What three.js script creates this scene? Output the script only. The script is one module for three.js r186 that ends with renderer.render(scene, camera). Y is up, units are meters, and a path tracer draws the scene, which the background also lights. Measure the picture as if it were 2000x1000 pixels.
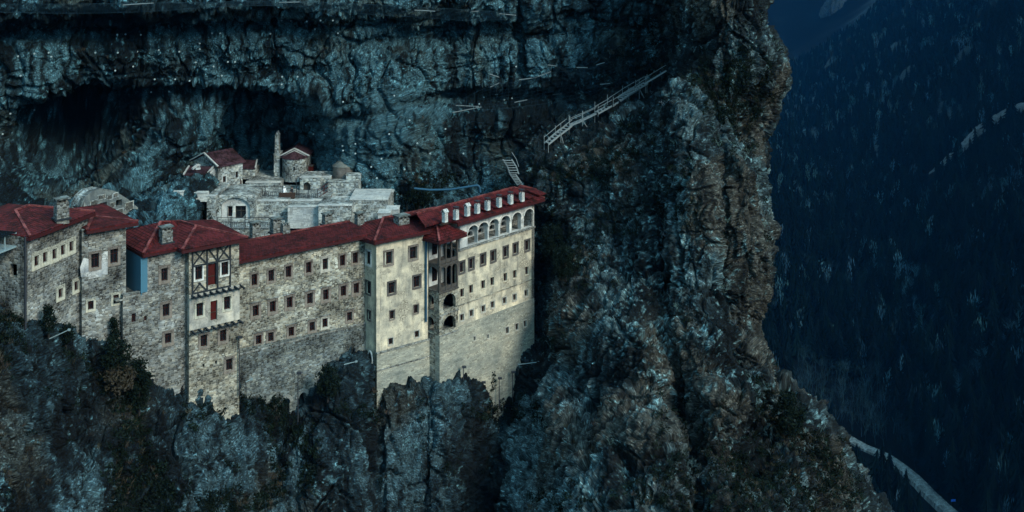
import * as THREE from 'three';
import { mergeGeometries, mergeVertices } from 'three/addons/utils/BufferGeometryUtils.js';

// ---------------------------------------------------------------- camera, sky, sun, exposure
const F = 2400, HX = 1000, HY = -190, CY = 300;      // focal length and horizon of the photograph in its own pixels; eye height
const scene = new THREE.Scene();
const camera = new THREE.PerspectiveCamera(2 * Math.atan(1190 / F) * 180 / Math.PI, 2000 / 2380, 0.5, 9000);
camera.position.set(0, CY, 0);
camera.setViewOffset(2000, 2380, 0, 1380, 2000, 1000);
camera.updateProjectionMatrix();
scene.add(camera);

const renderer = new THREE.WebGLRenderer({ antialias: true });
renderer.setSize(1024, 512);
renderer.toneMapping = THREE.LinearToneMapping;
renderer.toneMappingExposure = 3.1;
renderer.shadowMap.enabled = true;

const SUN = new THREE.Vector3(0.60, 0.55, 0.58).normalize();
{ // an overcast evening sky: grey-blue, a little brighter overhead and towards the hidden sun
  const w = 128, h = 64, d = new Float32Array(w * h * 4);
  for (let j = 0; j < h; j++) for (let i = 0; i < w; i++) {
    const el = ((j + 0.5) / h - 0.5) * Math.PI, az = ((i + 0.5) / w - 0.5) * 2 * Math.PI;
    const dir = new THREE.Vector3(Math.cos(el) * Math.cos(az), Math.sin(el), Math.cos(el) * Math.sin(az));
    const up = Math.max(0, dir.y), g = Math.max(0, dir.dot(SUN));
    let L = dir.y < 0 ? 0.05 : 0.34 + 0.66 * Math.pow(up, 0.8);
    L *= 1 + 0.55 * g * g * g;
    const o = (j * w + i) * 4;
    d[o] = 0.27 * L; d[o + 1] = 0.54 * L; d[o + 2] = 0.68 * L; d[o + 3] = 1;
  }
  const sky = new THREE.DataTexture(d, w, h, THREE.RGBAFormat, THREE.FloatType);
  sky.mapping = THREE.EquirectangularReflectionMapping;
  sky.magFilter = sky.minFilter = THREE.LinearFilter; sky.needsUpdate = true;
  scene.background = sky; scene.environment = sky; scene.environmentIntensity = 1;
}
const sun = new THREE.DirectionalLight(new THREE.Color().setRGB(1, 0.92, 0.76), 1.5);
sun.position.copy(SUN).multiplyScalar(400).add(new THREE.Vector3(0, 250, -150));
sun.target.position.set(0, 250, -150);
sun.shadow.radius = 40; sun.castShadow = true;
sun.shadow.mapSize.set(2048, 2048);
Object.assign(sun.shadow.camera, { left: -160, right: 200, top: 160, bottom: -160, near: 10, far: 1200 });
scene.add(sun, sun.target);
scene.fog = new THREE.FogExp2(new THREE.Color().setRGB(0.03, 0.30, 0.80), 0.00002);

// ---------------------------------------------------------------- helpers
const V = (x, y, z) => new THREE.Vector3(x, y, z);
const P = (px, py, Z) => V((px - HX) * Z / F, CY - (py - HY) * Z / F, -Z);   // a point seen at px, py, Z metres away
const clamp = (x, a = 0, b = 1) => Math.min(b, Math.max(a, x));
const sstep = (a, b, x) => { const t = clamp((x - a) / (b - a)); return t * t * (3 - 2 * t); };
const lerp = (a, b, t) => a + (b - a) * t;
function curve(pts, x) { // piecewise linear through [x, y]
  if (x <= pts[0][0]) return pts[0][1];
  for (let i = 1; i < pts.length; i++) if (x <= pts[i][0]) return lerp(pts[i - 1][1], pts[i][1], (x - pts[i - 1][0]) / (pts[i][0] - pts[i - 1][0]));
  return pts[pts.length - 1][1];
}
let seed = 12345;
const rnd = () => { seed = (seed + 0x6D2B79F5) | 0; let t = Math.imul(seed ^ (seed >>> 15), 1 | seed); t = (t + Math.imul(t ^ (t >>> 7), 61 | t)) ^ t; return ((t ^ (t >>> 14)) >>> 0) / 4294967296; };
const rr = (a, b) => a + (b - a) * rnd();

// gradient noise
const PERM = new Uint8Array(512);
{ const p = [...Array(256).keys()]; for (let i = 255; i > 0; i--) { const j = Math.floor(rnd() * (i + 1)); [p[i], p[j]] = [p[j], p[i]]; } for (let i = 0; i < 512; i++) PERM[i] = p[i & 255]; }
function grad(h, x, y, z) { h &= 15; const u = h < 8 ? x : y, v = h < 4 ? y : h === 12 || h === 14 ? x : z; return ((h & 1) ? -u : u) + ((h & 2) ? -v : v); }
function noise(x, y, z) {
  const xf = Math.floor(x), yf = Math.floor(y), zf = Math.floor(z), X = xf & 255, Y = yf & 255, Z = zf & 255;
  x -= xf; y -= yf; z -= zf;
  const u = x * x * x * (x * (x * 6 - 15) + 10), v = y * y * y * (y * (y * 6 - 15) + 10), w = z * z * z * (z * (z * 6 - 15) + 10);
  const A = PERM[X] + Y, AA = PERM[A] + Z, AB = PERM[A + 1] + Z, B = PERM[X + 1] + Y, BA = PERM[B] + Z, BB = PERM[B + 1] + Z;
  return lerp(lerp(lerp(grad(PERM[AA], x, y, z), grad(PERM[BA], x - 1, y, z), u), lerp(grad(PERM[AB], x, y - 1, z), grad(PERM[BB], x - 1, y - 1, z), u), v),
    lerp(lerp(grad(PERM[AA + 1], x, y, z - 1), grad(PERM[BA + 1], x - 1, y, z - 1), u), lerp(grad(PERM[AB + 1], x, y - 1, z - 1), grad(PERM[BB + 1], x - 1, y - 1, z - 1), u), v), w);
}
function fbm(x, y, z, n = 4) { let s = 0, a = 1, t = 0; for (let i = 0; i < n; i++) { s += a * noise(x, y, z); t += a; a *= 0.5; x = x * 2.03 + 7.1; y = y * 2.03 + 3.7; z = z * 2.03 + 1.3; } return s / t; }
function ridged(x, y, z, n = 3) { let s = 0, a = 1, t = 0; for (let i = 0; i < n; i++) { s += a * (1 - 2 * Math.abs(noise(x, y, z))); t += a; a *= 0.5; x = x * 2.1 + 5.1; y = y * 2.1 + 2.7; z = z * 2.1 + 9.3; } return s / t; }
const hash = (i, j, k) => { let h = Math.imul(i, 374761393) ^ Math.imul(j, 668265263) ^ Math.imul(k, 2147483647 ^ 0x5bd1e995); h = Math.imul(h ^ (h >>> 13), 1274126177); return (h ^ (h >>> 16)) >>> 0; };
const C = { f1: 0, f2: 0, id: 0, x: 0, y: 0, z: 0 };
function cell(x, y, z) { // jittered cells: nearest and second distance, the cell's number, the way from its centre
  const xi = Math.floor(x), yi = Math.floor(y), zi = Math.floor(z);
  C.f1 = C.f2 = 9;
  for (let k = -1; k < 2; k++) for (let j = -1; j < 2; j++) for (let i = -1; i < 2; i++) {
    const h = hash(xi + i, yi + j, zi + k);
    const dx = x - xi - i - 0.1 - 0.8 * (h & 1023) / 1023, dy = y - yi - j - 0.1 - 0.8 * ((h >>> 10) & 1023) / 1023, dz = z - zi - k - 0.1 - 0.8 * ((h >>> 20) & 1023) / 1023;
    const d = dx * dx + dy * dy + dz * dz;
    if (d < C.f1) { C.f2 = C.f1; C.f1 = d; C.id = h; C.x = dx; C.y = dy; C.z = dz; } else if (d < C.f2) C.f2 = d;
  }
  C.f1 = Math.sqrt(C.f1); C.f2 = Math.sqrt(C.f2);
  return C;
}
const h01 = (id, k) => (Math.imul(id ^ Math.imul(k, 0x9E3779B1), 0x85ebca6b) >>> 8 & 65535) / 65535;

// names, labels
const used = {};
function numbered(name) { const n = used[name] = (used[name] ?? -1) + 1; return n ? `${name}_${String(n).padStart(3, '0')}` : name; }
function tag(o, label, category, group, kind) { if (label) o.userData.label = label; if (category) o.userData.category = category; if (group) o.userData.group = group; if (kind) o.userData.kind = kind; return o; }
function thing(name, label, category, pos = [0, 0, 0], turn = 0, group) {
  const o = new THREE.Group(); o.name = numbered(name); o.position.set(...pos); o.rotation.y = turn; scene.add(o);
  return tag(o, label, category, group);
}
function part(name, geo, mat, parent, label) {
  const m = new THREE.Mesh(Array.isArray(geo) ? join(geo) : geo, mat); m.name = name; m.castShadow = m.receiveShadow = true;
  if (parent) parent.add(m); else { m.name = numbered(name); scene.add(m); }
  if (label) m.userData.label = label;
  return m;
}
function join(list) {
  list = list.map((g) => { const h = g.index ? g.toNonIndexed() : g; for (const k of Object.keys(h.attributes)) if (!['position', 'normal', 'uv'].includes(k)) h.deleteAttribute(k); if (!h.attributes.uv) h.setAttribute('uv', new THREE.BufferAttribute(new Float32Array(h.attributes.position.count * 2), 2)); return h; });
  return list.length === 1 ? list[0] : mergeGeometries(list);
}
function metric(g) { // texture coordinates in metres, by the way each face looks
  g = g.index ? g.toNonIndexed() : g;
  const p = g.attributes.position, uv = new Float32Array(p.count * 2), a = V(), b = V(), c = V();
  for (let i = 0; i < p.count; i += 3) {
    a.fromBufferAttribute(p, i); b.fromBufferAttribute(p, i + 1).sub(a); c.fromBufferAttribute(p, i + 2).sub(a);
    const n = b.cross(c), ax = Math.abs(n.x), ay = Math.abs(n.y), az = Math.abs(n.z);
    for (let k = i; k < i + 3; k++) {
      const x = p.getX(k), y = p.getY(k), z = p.getZ(k);
      if (ay > ax && ay > az) { uv[2 * k] = x; uv[2 * k + 1] = z; } else if (ax > az) { uv[2 * k] = z; uv[2 * k + 1] = y; } else { uv[2 * k] = x; uv[2 * k + 1] = y; }
    }
  }
  g.setAttribute('uv', new THREE.BufferAttribute(uv, 2));
  return g;
}
const box = (w, h, d, x = 0, y = 0, z = 0) => metric(new THREE.BoxGeometry(w, h, d).translate(x, y, z));   // centred at x, y, z
const span = (x0, x1, y0, y1, z0, z1) => box(x1 - x0, y1 - y0, z1 - z0, (x0 + x1) / 2, (y0 + y1) / 2, (z0 + z1) / 2);
function bar(a, b, r, r2 = r, seg = 5) { // a round bar between two points
  const d = b.clone().sub(a), g = new THREE.CylinderGeometry(r2, r, d.length(), seg, 1);
  g.applyQuaternion(new THREE.Quaternion().setFromUnitVectors(V(0, 1, 0), d.clone().normalize()));
  return g.translate((a.x + b.x) / 2, (a.y + b.y) / 2, (a.z + b.z) / 2);
}
function beam(a, b, w, h = w) { // a square bar between two points
  const d = b.clone().sub(a), L = d.length(), z = d.normalize(), up = Math.abs(z.y) > 0.95 ? V(1, 0, 0) : V(0, 1, 0), x = up.clone().cross(z).normalize(), y = z.clone().cross(x);
  return metric(new THREE.BoxGeometry(w, h, L)).applyMatrix4(new THREE.Matrix4().makeBasis(x, y, z)).translate((a.x + b.x) / 2, (a.y + b.y) / 2, (a.z + b.z) / 2);
}

// ---------------------------------------------------------------- textures and materials
function texture(size, tile, f, srgb) { // f(u, v) in metres, periodic over the tile -> [r, g, b] 0..1
  const d = new Uint8Array(size * size * 4);
  for (let j = 0; j < size; j++) for (let i = 0; i < size; i++) {
    const c = f(i / size, j / size), o = (j * size + i) * 4;
    d[o] = clamp(c[0]) * 255; d[o + 1] = clamp(c[1]) * 255; d[o + 2] = clamp(c[2]) * 255; d[o + 3] = 255;
  }
  const t = new THREE.DataTexture(d, size, size);
  t.wrapS = t.wrapT = THREE.RepeatWrapping; t.magFilter = THREE.LinearFilter; t.minFilter = THREE.LinearMipmapLinearFilter; t.generateMipmaps = true;
  if (srgb) t.colorSpace = THREE.SRGBColorSpace;
  t.repeat.set(1 / tile, 1 / tile); t.needsUpdate = true;
  return t;
}
// periodic noise: walk round two circles would cost 4-D noise, so blend across the border instead
function pn(u, v, fx, fy, s, n = 4) {
  const a = (x, y) => fbm(x * fx, y * fy, s, n), wu = sstep(0.85, 1, u), wv = sstep(0.85, 1, v);
  let r = a(u, v);
  if (wu) r = lerp(r, a(u - 1, v), wu);
  if (wv) { let q = a(u, v - 1); if (wu) q = lerp(q, a(u - 1, v - 1), wu); r = lerp(r, q, wv); }
  return r;
}
function stones(u, v, nx, ny, s) { // periodic irregular stones: [distance to the joint, tone, height]
  const x = u * nx + 0.35 * pn(u, v, 9, 9, s, 2), y = v * ny + 0.5 * pn(u, v, 7, 7, s + 5, 2), yi = Math.floor(y), xi = Math.floor(x);
  let f1 = 9, f2 = 9, id = 0;
  for (let j = -1; j < 2; j++) for (let i = -1; i < 2; i++) {
    const h = hash(((xi + i) % nx + nx) % nx, ((yi + j) % ny + ny) % ny, s), dx = x - xi - i - 0.1 - 0.8 * (h & 1023) / 1023, dy = (y - yi - j - 0.3 - 0.4 * ((h >>> 10) & 1023) / 1023) * 1.25;
    const d = Math.max(Math.abs(dx), Math.abs(dy)) * 0.5 + 0.5 * Math.hypot(dx, dy);
    if (d < f1) { f2 = f1; f1 = d; id = h; } else if (d < f2) f2 = d;
  }
  return [f2 - f1, h01(id, 1), h01(id, 2)];
}
const RUB = 14, rubble = [], rubbleH = [];
const rubbleMap = texture(1024, RUB, (u, v) => {
  const [e, t, k] = stones(u, v, 40, 66, 3), n = pn(u, v, 90, 90, 2, 2), big = pn(u, v, 5, 5, 8, 3), m = pn(u, v, 18, 18, 4, 3);
  const joint = 1 - sstep(0.05, 0.2, e + 0.06 * n), hole = joint * sstep(0.10, 0.3, m + 0.25 * (t - 0.5));
  let c = 0.55 + 0.36 * (t - 0.5) + 0.10 * n + 0.48 * big;
  c = lerp(c, 0.74 + 0.2 * big, joint * 0.75); c = lerp(c, 0.12, hole);
  return [c * (1 + 0.05 * (k - 0.5)), c, c * (1 - 0.07 * (k - 0.5))];
}, true);
const rubbleBump = texture(1024, RUB, (u, v) => {
  const [e, , k] = stones(u, v, 40, 66, 3), n = pn(u, v, 90, 90, 2, 2), m = pn(u, v, 18, 18, 4, 3);
  const c = sstep(0, 0.22, e) * (0.45 + 0.45 * k) + 0.12 * n - 0.2 * (1 - sstep(0.05, 0.2, e)) * sstep(0.0, 0.25, m);
  return [0.25 + c * 0.7, 0, 0];
});
const PLA = 26;
const plasterMap = texture(1024, PLA, (u, v) => {
  const n = pn(u, v, 160, 160, 2, 2), big = pn(u, v, 5, 6, 8, 4), mid = pn(u, v, 26, 20, 14, 4), streak = pn(u, v, 60, 7, 21, 3);
  let c = 0.76 + 0.30 * big + 0.34 * mid + 0.10 * n + 0.30 * Math.min(0, streak + 0.05);
  let warm = 0.5 * big + 0.7 * mid;
  const bare = sstep(0.10, 0.2, pn(u, v, 11, 15, 31, 4) + 0.0 + 0.12 * n);
  if (bare > 0) { const [e, t] = stones(u, v, 66, 118, 7), j = 1 - sstep(0.05, 0.2, e); c = lerp(c, lerp(0.66 + 0.25 * (t - 0.5), j * (t > 0.55 ? 1 : 0) > 0.5 ? 0.25 : 0.74, j), bare * 0.9); warm *= 1 - bare; }
  const pit = sstep(0.44, 0.55, pn(u, v, 170, 120, 44, 2) + 0.2 * mid); c *= 1 - 0.5 * pit;
  return [c * (1 + 0.07 * warm), c, c * (1 - 0.10 * warm)];
}, true);
const plasterBump = texture(512, PLA, (u, v) => [0.5 + 0.3 * pn(u, v, 26, 20, 14, 4) + 0.25 * pn(u, v, 120, 120, 2, 2), 0, 0]);
const wornMap = texture(1024, 21, (u, v) => { // coursed stone half covered by old render, weathered in level bands
  const [e, t] = stones(u, v, 48, 100, 13), n = pn(u, v, 150, 150, 2, 2), big = pn(u, v, 5, 4, 18, 4), band = pn(u, v, 7, 46, 24, 4), mid = pn(u, v, 24, 30, 27, 4), j = 1 - sstep(0.04, 0.2, e + 0.05 * n);
  const show = 0.35 + 0.65 * sstep(-0.15, 0.25, band + 0.5 * big), hole = j * show * sstep(0.72, 0.95, t + 0.3 * mid);
  let c = 0.70 + 0.26 * big + 0.20 * band + 0.14 * mid + 0.08 * n; c = lerp(c, 0.64 + 0.26 * (t - 0.5) + 0.08 * j + 0.24 * big + 0.12 * band, show); c = lerp(c, 0.22, hole);
  const w = 0.7 * big + 0.3 * band;
  return [c * (1 + 0.10 * w), c, c * (1 - 0.10 * w)];
}, true);
const roofMap = texture(512, 8, (u, v) => {
  const row = v * 24, sh = Math.floor(row) % 2 * 0.5, col = u * 26 + sh, id = hash(Math.floor(col) % 26, Math.floor(row) % 24, 5);
  const fr = row - Math.floor(row), c = (0.82 + 0.34 * (h01(id, 1) - 0.5) + 0.6 * pn(u, v, 5, 5, 61, 3) + 0.35 * pn(u, v, 40, 12, 66, 2)) * (fr < 0.16 ? 0.72 : 1);
  return [c, c * (1 - 0.06 * h01(id, 3)), c * 0.98];
}, true);
const roofBump = texture(512, 8, (u, v) => { const row = v * 24, sh = Math.floor(row) % 2 * 0.5, col = u * 26 + sh; const fr = row - Math.floor(row), fc = col - Math.floor(col); return [(1 - fr) * 0.7 + 0.3 * Math.sin(Math.PI * fc), 0, 0]; });
const woodMap = texture(256, 2, (u, v) => { const c = 0.75 + 0.35 * pn(u, v, 34, 4, 71, 3); return [c, c, c]; }, true);
const rockMap = texture(1024, 9, (u, v) => {
  const a = pn(u, v, 14, 9, 81, 5), b = pn(u, v, 60, 44, 84, 4), c = pn(u, v, 26, 30, 87, 4);
  let k = 0.62 + 0.55 * a + 0.7 * b; k *= 1 - 0.6 * sstep(0.16, 0.03, Math.abs(c)) * sstep(-0.1, 0.3, a + b);
  const li = sstep(0.2, 0.34, b * 0.7 + 0.5 * pn(u, v, 100, 90, 92, 3)); k = lerp(k, 1.25, li * 0.7);
  return [k, k * (1 + 0.03 * li), k * (1 + 0.02 * li)];
}, true);
const rockBump = texture(1024, 9, (u, v) => {
  const a = pn(u, v, 14, 9, 81, 5), b = pn(u, v, 60, 44, 84, 4), c = pn(u, v, 26, 30, 87, 4);
  return [0.5 + 0.5 * a + 0.34 * b - 0.3 * sstep(0.12, 0.0, Math.abs(c)), 0, 0];
});
const col = (r, g, b) => new THREE.Color().setRGB(r, g, b);
function mat(name, c, o = {}) { const m = new THREE.MeshPhysicalMaterial({ roughness: 0.9, specularIntensity: 0.3, ...o }); m.color.setRGB(...c); m.name = name; return m; }
const M = {
  stone: mat('grey rubble masonry', [0.60, 0.59, 0.49], { map: rubbleMap, bumpMap: rubbleBump, bumpScale: 0.07 }),
  stoneWest: mat('grey rubble masonry of the west houses', [0.43, 0.45, 0.42], { map: rubbleMap, bumpMap: rubbleBump, bumpScale: 0.08 }),
  stoneDark: mat('mossy rubble masonry', [0.29, 0.33, 0.315], { map: rubbleMap, bumpMap: rubbleBump, bumpScale: 0.08 }),  // same rubble texture in a darker, cooler base colour
  stoneLow: mat('pale lower masonry', [0.58, 0.56, 0.46], { map: rubbleMap, bumpMap: rubbleBump, bumpScale: 0.06 }),
  footing: mat('pale grey worn masonry', [0.55, 0.56, 0.47], { map: wornMap, bumpMap: rubbleBump, bumpScale: 0.05 }),
  stoneYard: mat('courtyard masonry', [0.62, 0.69, 0.67], { map: rubbleMap, bumpMap: rubbleBump, bumpScale: 0.06 }),
  plaster: mat('warm weathered lime plaster', [0.64, 0.59, 0.46], { map: plasterMap, bumpMap: plasterBump, bumpScale: 0.03 }),
  white: mat('whitewashed plaster', [0.72, 0.75, 0.73], { map: plasterMap, bumpMap: plasterBump, bumpScale: 0.03 }),
  oldWhite: mat('stained whitewash', [0.52, 0.51, 0.45], { map: plasterMap, bumpMap: plasterBump, bumpScale: 0.04 }),
  cream: mat('cream limewash', [0.56, 0.56, 0.47], { map: plasterMap }),
  yardWhite: mat('courtyard limewash', [0.78, 0.84, 0.83], { map: wornMap, bumpMap: rubbleBump, bumpScale: 0.05 }),
  trim: mat('pinkish grey dressed stone', [0.24, 0.215, 0.19], { map: plasterMap }),
  trimDark: mat('dark dressed stone', [0.12, 0.115, 0.11], { map: plasterMap }),
  roof: mat('dark red roof tiles', [0.070, 0.0088, 0.0098], { map: roofMap, bumpMap: roofBump, bumpScale: 0.10, roughness: 0.9 }),
  roofOld: mat('faded purplish roof tiles', [0.05, 0.026, 0.034], { map: roofMap, bumpMap: roofBump, bumpScale: 0.05, roughness: 0.8 }),
  cap: mat('ridge tiles', [0.17, 0.048, 0.045], { map: roofMap, roughness: 0.7 }),
  fascia: mat('dark red fascia', [0.03, 0.006, 0.007], { roughness: 0.7 }),
  timber: mat('dark timber', [0.030, 0.040, 0.048], { map: woodMap }),
  oldTimber: mat('old grey brown timber', [0.095, 0.088, 0.080], { map: woodMap }),
  brown: mat('brown timber', [0.07, 0.045, 0.035], { map: woodMap }),
  frame: mat('red brown window joinery', [0.05, 0.014, 0.012], { map: woodMap, roughness: 0.6 }),
  leaf: mat('open red brown casement', [0.085, 0.020, 0.016], { map: woodMap, roughness: 0.6 }),
  door: mat('red painted door', [0.085, 0.012, 0.010], { map: woodMap, roughness: 0.5 }),
  glass: mat('dark window glass', [0.006, 0.008, 0.010], { roughness: 0.12, specularIntensity: 0.7 }),
  dark: mat('dark room', [0.01, 0.01, 0.012]),
  blue: mat('blue sheet cladding', [0.045, 0.125, 0.18], { roughness: 0.5 }),
  iron: mat('dark painted iron', [0.022, 0.026, 0.032], { roughness: 0.6 }),
  pale: mat('weathered pale timber', [0.27, 0.33, 0.35], { map: woodMap }),
  lamp: mat('pale grey metal', [0.16, 0.22, 0.235], { roughness: 0.4 }),
  bluePipe: mat('blue pipe', [0.018, 0.062, 0.105], { roughness: 0.5 }),
  wire: mat('dark bluish wire', [0.010, 0.028, 0.042]),
  plate: mat('dull anchor plate', [0.26, 0.34, 0.36]),
};

// ---------------------------------------------------------------- rock
const rockMat = new THREE.MeshPhysicalMaterial({ name: 'cliff rock', vertexColors: true, roughness: 0.88, specularIntensity: 0.25, map: rockMap, bumpMap: rockBump, bumpScale: 0.16 });
const depthMap = new Float32Array(600 * 500).fill(1e9);    // how far the rock is, in 4-pixel cells, to stand things on it
function noteDepth(p) { const Z = -p.z; if (Z < 1) return; const i = Math.floor((HX + p.x * F / Z + 200) / 4), j = Math.floor((HY + (CY - p.y) * F / Z + 300) / 4); if (i >= 0 && j >= 0 && i < 600 && j < 500 && Z < depthMap[j * 600 + i]) depthMap[j * 600 + i] = Z; }
function depthAt(px, py) { const i = Math.floor((px + 200) / 4), j = Math.floor((py + 300) / 4); for (let r = 0; r < 5; r++) { let d = 1e9; for (let b = -r; b <= r; b++) for (let a = -r; a <= r; a++) { const q = depthMap[(j + b) * 600 + i + a]; if (q < d) d = q; } if (d < 1e8) return d; } return 170; }
const rockPts = [];
// lumps, hollows and coloured patches: seen at px, py, Z away; radii in metres
const lump = (px, py, Z, rx, ry, rz, amp, q = 1) => ({ c: P(px, py, Z), rx, ry, rz, amp, q });
function lumps(list, p) { let s = 0; for (const f of list) { const x = (p.x - f.c.x) / f.rx, y = (p.y - f.c.y) / f.ry, z = (p.z - f.c.z) / f.rz, r = x * x + y * y + z * z; if (r < 7) s += f.amp * Math.exp(-(f.q === 1 ? r : Math.pow(r, f.q))); } return s; }
const TONE = { dark: [0.0048, 0.0100, 0.0128], mid: [0.019, 0.033, 0.039], pale: [0.105, 0.150, 0.162], warm: [0.082, 0.073, 0.061], streakShade: [0.0022, 0.0042, 0.0052], lichen: [0.20, 0.31, 0.325] };  // the blackest tone serves dark streaks and painted shade alike
const mix3 = (a, b, t) => [lerp(a[0], b[0], t), lerp(a[1], b[1], t), lerp(a[2], b[2], t)];

function rockSurface(name, label, cols, rows, base, o) {
  const N = cols * rows, B = new Float32Array(N * 3), pos = new Float32Array(N * 3), uv = new Float32Array(N * 2), colr = new Float32Array(N * 3);
  const p = V(), a = V(), b = V(), n = V();
  const at = (A, i, j, v) => v.fromArray(A, (clamp(j, 0, rows - 1) * cols + clamp(i, 0, cols - 1)) * 3);
  const q = V(), B0 = new Float32Array(N * 3), B2 = new Float32Array(N * 3), tones = new Float32Array(N);
  for (let j = 0; j < rows; j++) for (let i = 0; i < cols; i++) base(i / (cols - 1), j / (rows - 1)).toArray(B0, (j * cols + i) * 3);
  for (let j = 0; j < rows; j++) for (let i = 0; i < cols; i++) { // caves and great lumps
    const k = j * cols + i; at(B0, i, j, p);
    at(B0, i + 8, j, a).sub(at(B0, i - 8, j, q)); at(B0, i, j + 8, b).sub(at(B0, i, j - 8, q));
    n.crossVectors(b, a).normalize();
    const d0 = lumps(o.lumps, p) + o.big * 2.4 * fbm(p.x / 15, p.y / 15, p.z / 15, 3);
    p.addScaledVector(n, d0).toArray(B, k * 3);
    const d = (m) => Math.hypot(B[3 * k] - B[3 * m], B[3 * k + 1] - B[3 * m + 1], B[3 * k + 2] - B[3 * m + 2]);
    uv[2 * k] = i ? uv[2 * k - 2] + d(k - 1) : 0; uv[2 * k + 1] = j ? uv[2 * (k - cols) + 1] - d(k - cols) : 0;   // metres over the surface
  }
  // the great forms and the blocks first
  for (let j = 0; j < rows; j++) for (let i = 0; i < cols; i++) {
    const k = j * cols + i;
    at(B, i, j, p);
    at(B, i + 8, j, a).sub(at(B, i - 8, j, q)); at(B, i, j + 8, b).sub(at(B, i, j - 8, q));
    n.crossVectors(b, a).normalize();
    let d = 0;
    const x = p.x + 1.6 * fbm(p.x / 5 + 31, p.y / 5, p.z / 5, 2), y = p.y + 1.6 * fbm(p.x / 5, p.y / 5 + 57, p.z / 5, 2), z = p.z + 1.6 * fbm(p.x / 5, p.y / 5, p.z / 5 + 83, 2);
    let tone = 0;
    for (const [sx, sy, am, cr, w] of o.blocks.slice(0, 2)) {
      cell(x / sx, y / sy, z / sx + 11);
      const h = h01(C.id, 3) - 0.5, t = (h01(C.id, 5) - 0.5) * C.x + (h01(C.id, 7) - 0.5) * C.y * o.ty + (h01(C.id, 9) - 0.5) * C.z, s = sstep(0, 0.42, C.f2 - C.f1);
      d += am * (h + 1.8 * t) * s - cr * (1 - sstep(0, w, C.f2 - C.f1)); tone += (h01(C.id, 11) - 0.5) * am;
    }
    if (o.flute) d += o.flute * ridged(x / 2.6, y / 11, z / 2.6, 3);
    if (o.strata) { const s = y / 1.5 + 1.6 * fbm(x / 9, y / 9, z / 9, 2), f = s - Math.floor(s); d += o.strata * (f * f - 0.4) * (0.5 + sstep(-0.2, 0.3, fbm(x / 12, y / 8, 5, 2))); }
    p.addScaledVector(n, d).toArray(B2, k * 3); tones[k] = tone;
  }
  // then the small ones, on the surface that has come of it
  for (let j = 0; j < rows; j++) for (let i = 0; i < cols; i++) {
    const k = j * cols + i;
    at(B2, i, j, p);
    at(B2, i + 5, j, a).sub(at(B2, i - 5, j, q)); at(B2, i, j + 5, b).sub(at(B2, i, j - 5, q));
    n.crossVectors(b, a).normalize();
    at(B, i + 8, j, a).sub(at(B, i - 8, j, q)); at(B, i, j + 8, b).sub(at(B, i, j - 8, q));
    n.add(b.cross(a).normalize()).normalize();
    const x = p.x + 0.8 * fbm(p.x / 2 + 31, p.y / 2, p.z / 2, 2), y = p.y + 0.8 * fbm(p.x / 2, p.y / 2 + 57, p.z / 2, 2), z = p.z;
    let d = 0, tone = tones[k];
    for (const [sx, sy, am, cr, w] of o.blocks.slice(2)) {
      cell(x / sx, y / sy, z / sx + 11);
      const h = h01(C.id, 3) - 0.5, t = (h01(C.id, 5) - 0.5) * C.x + (h01(C.id, 7) - 0.5) * C.y * 1.2 + (h01(C.id, 9) - 0.5) * C.z, s = sstep(0, 0.36, C.f2 - C.f1);
      d += am * (h + 1.8 * t) * s - cr * (1 - sstep(0, w, C.f2 - C.f1)); tone += 0.6 * (h01(C.id, 11) - 0.5) * am;
    }
    const fine = fbm(x * 1.1, y * 0.9, z * 1.1, 4);
    d += o.fine * (fine + 0.45 * (1 - 2 * Math.abs(fbm(x * 2.3, y * 1.8, z * 2.3 + 9, 3))));
    p.addScaledVector(n, d);
    p.toArray(pos, k * 3);
    // colour of the stone, with shade painted dark into the hollows
    const g = fbm(x / 7 + 9, y / 9, z / 7, 4), st = fbm(x / 1.3, y / 13, z / 1.3 + 40, 3), sp = 0.7 * fbm(x / 0.55, y / 0.7, z / 0.55 + 70, 3) + 0.45 * fbm(x / 3, y / 4, z / 3 + 30, 2), wm = fbm(x / 10 + 60, y / 12, z / 10, 3);
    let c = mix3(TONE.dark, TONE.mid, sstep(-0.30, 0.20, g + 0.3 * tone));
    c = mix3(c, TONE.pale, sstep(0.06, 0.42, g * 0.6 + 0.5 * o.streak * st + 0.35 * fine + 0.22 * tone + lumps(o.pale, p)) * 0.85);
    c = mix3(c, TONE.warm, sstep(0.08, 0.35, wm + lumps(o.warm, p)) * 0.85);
    c = mix3(c, TONE.streakShade, sstep(0.10, 0.34, -st + lumps(o.streakShade, p)) * 0.8);  // dark streaks, and shade painted into caves and gullies
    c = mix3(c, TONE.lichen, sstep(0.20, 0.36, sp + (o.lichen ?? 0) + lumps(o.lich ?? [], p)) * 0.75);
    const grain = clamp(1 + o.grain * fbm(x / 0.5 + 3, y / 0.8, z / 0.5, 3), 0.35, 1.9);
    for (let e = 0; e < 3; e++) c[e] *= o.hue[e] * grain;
    colr.set(c, k * 3);
    noteDepth(p);
    if ((i * 7 + j * 13) % 5 === 0) rockPts.push([p.x, p.y, p.z, n.x, n.y, n.z, wm, g]);
  }
  const ix = new Uint32Array((cols - 1) * (rows - 1) * 6);
  let t = 0;
  for (let j = 0; j < rows - 1; j++) for (let i = 0; i < cols - 1; i++) { const k = j * cols + i; ix[t++] = k; ix[t++] = k + cols; ix[t++] = k + 1; ix[t++] = k + 1; ix[t++] = k + cols; ix[t++] = k + cols + 1; }
  const g = new THREE.BufferGeometry();
  g.setAttribute('position', new THREE.BufferAttribute(pos, 3)); g.setAttribute('uv', new THREE.BufferAttribute(uv, 2)); g.setAttribute('color', new THREE.BufferAttribute(colr, 3));
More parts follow.
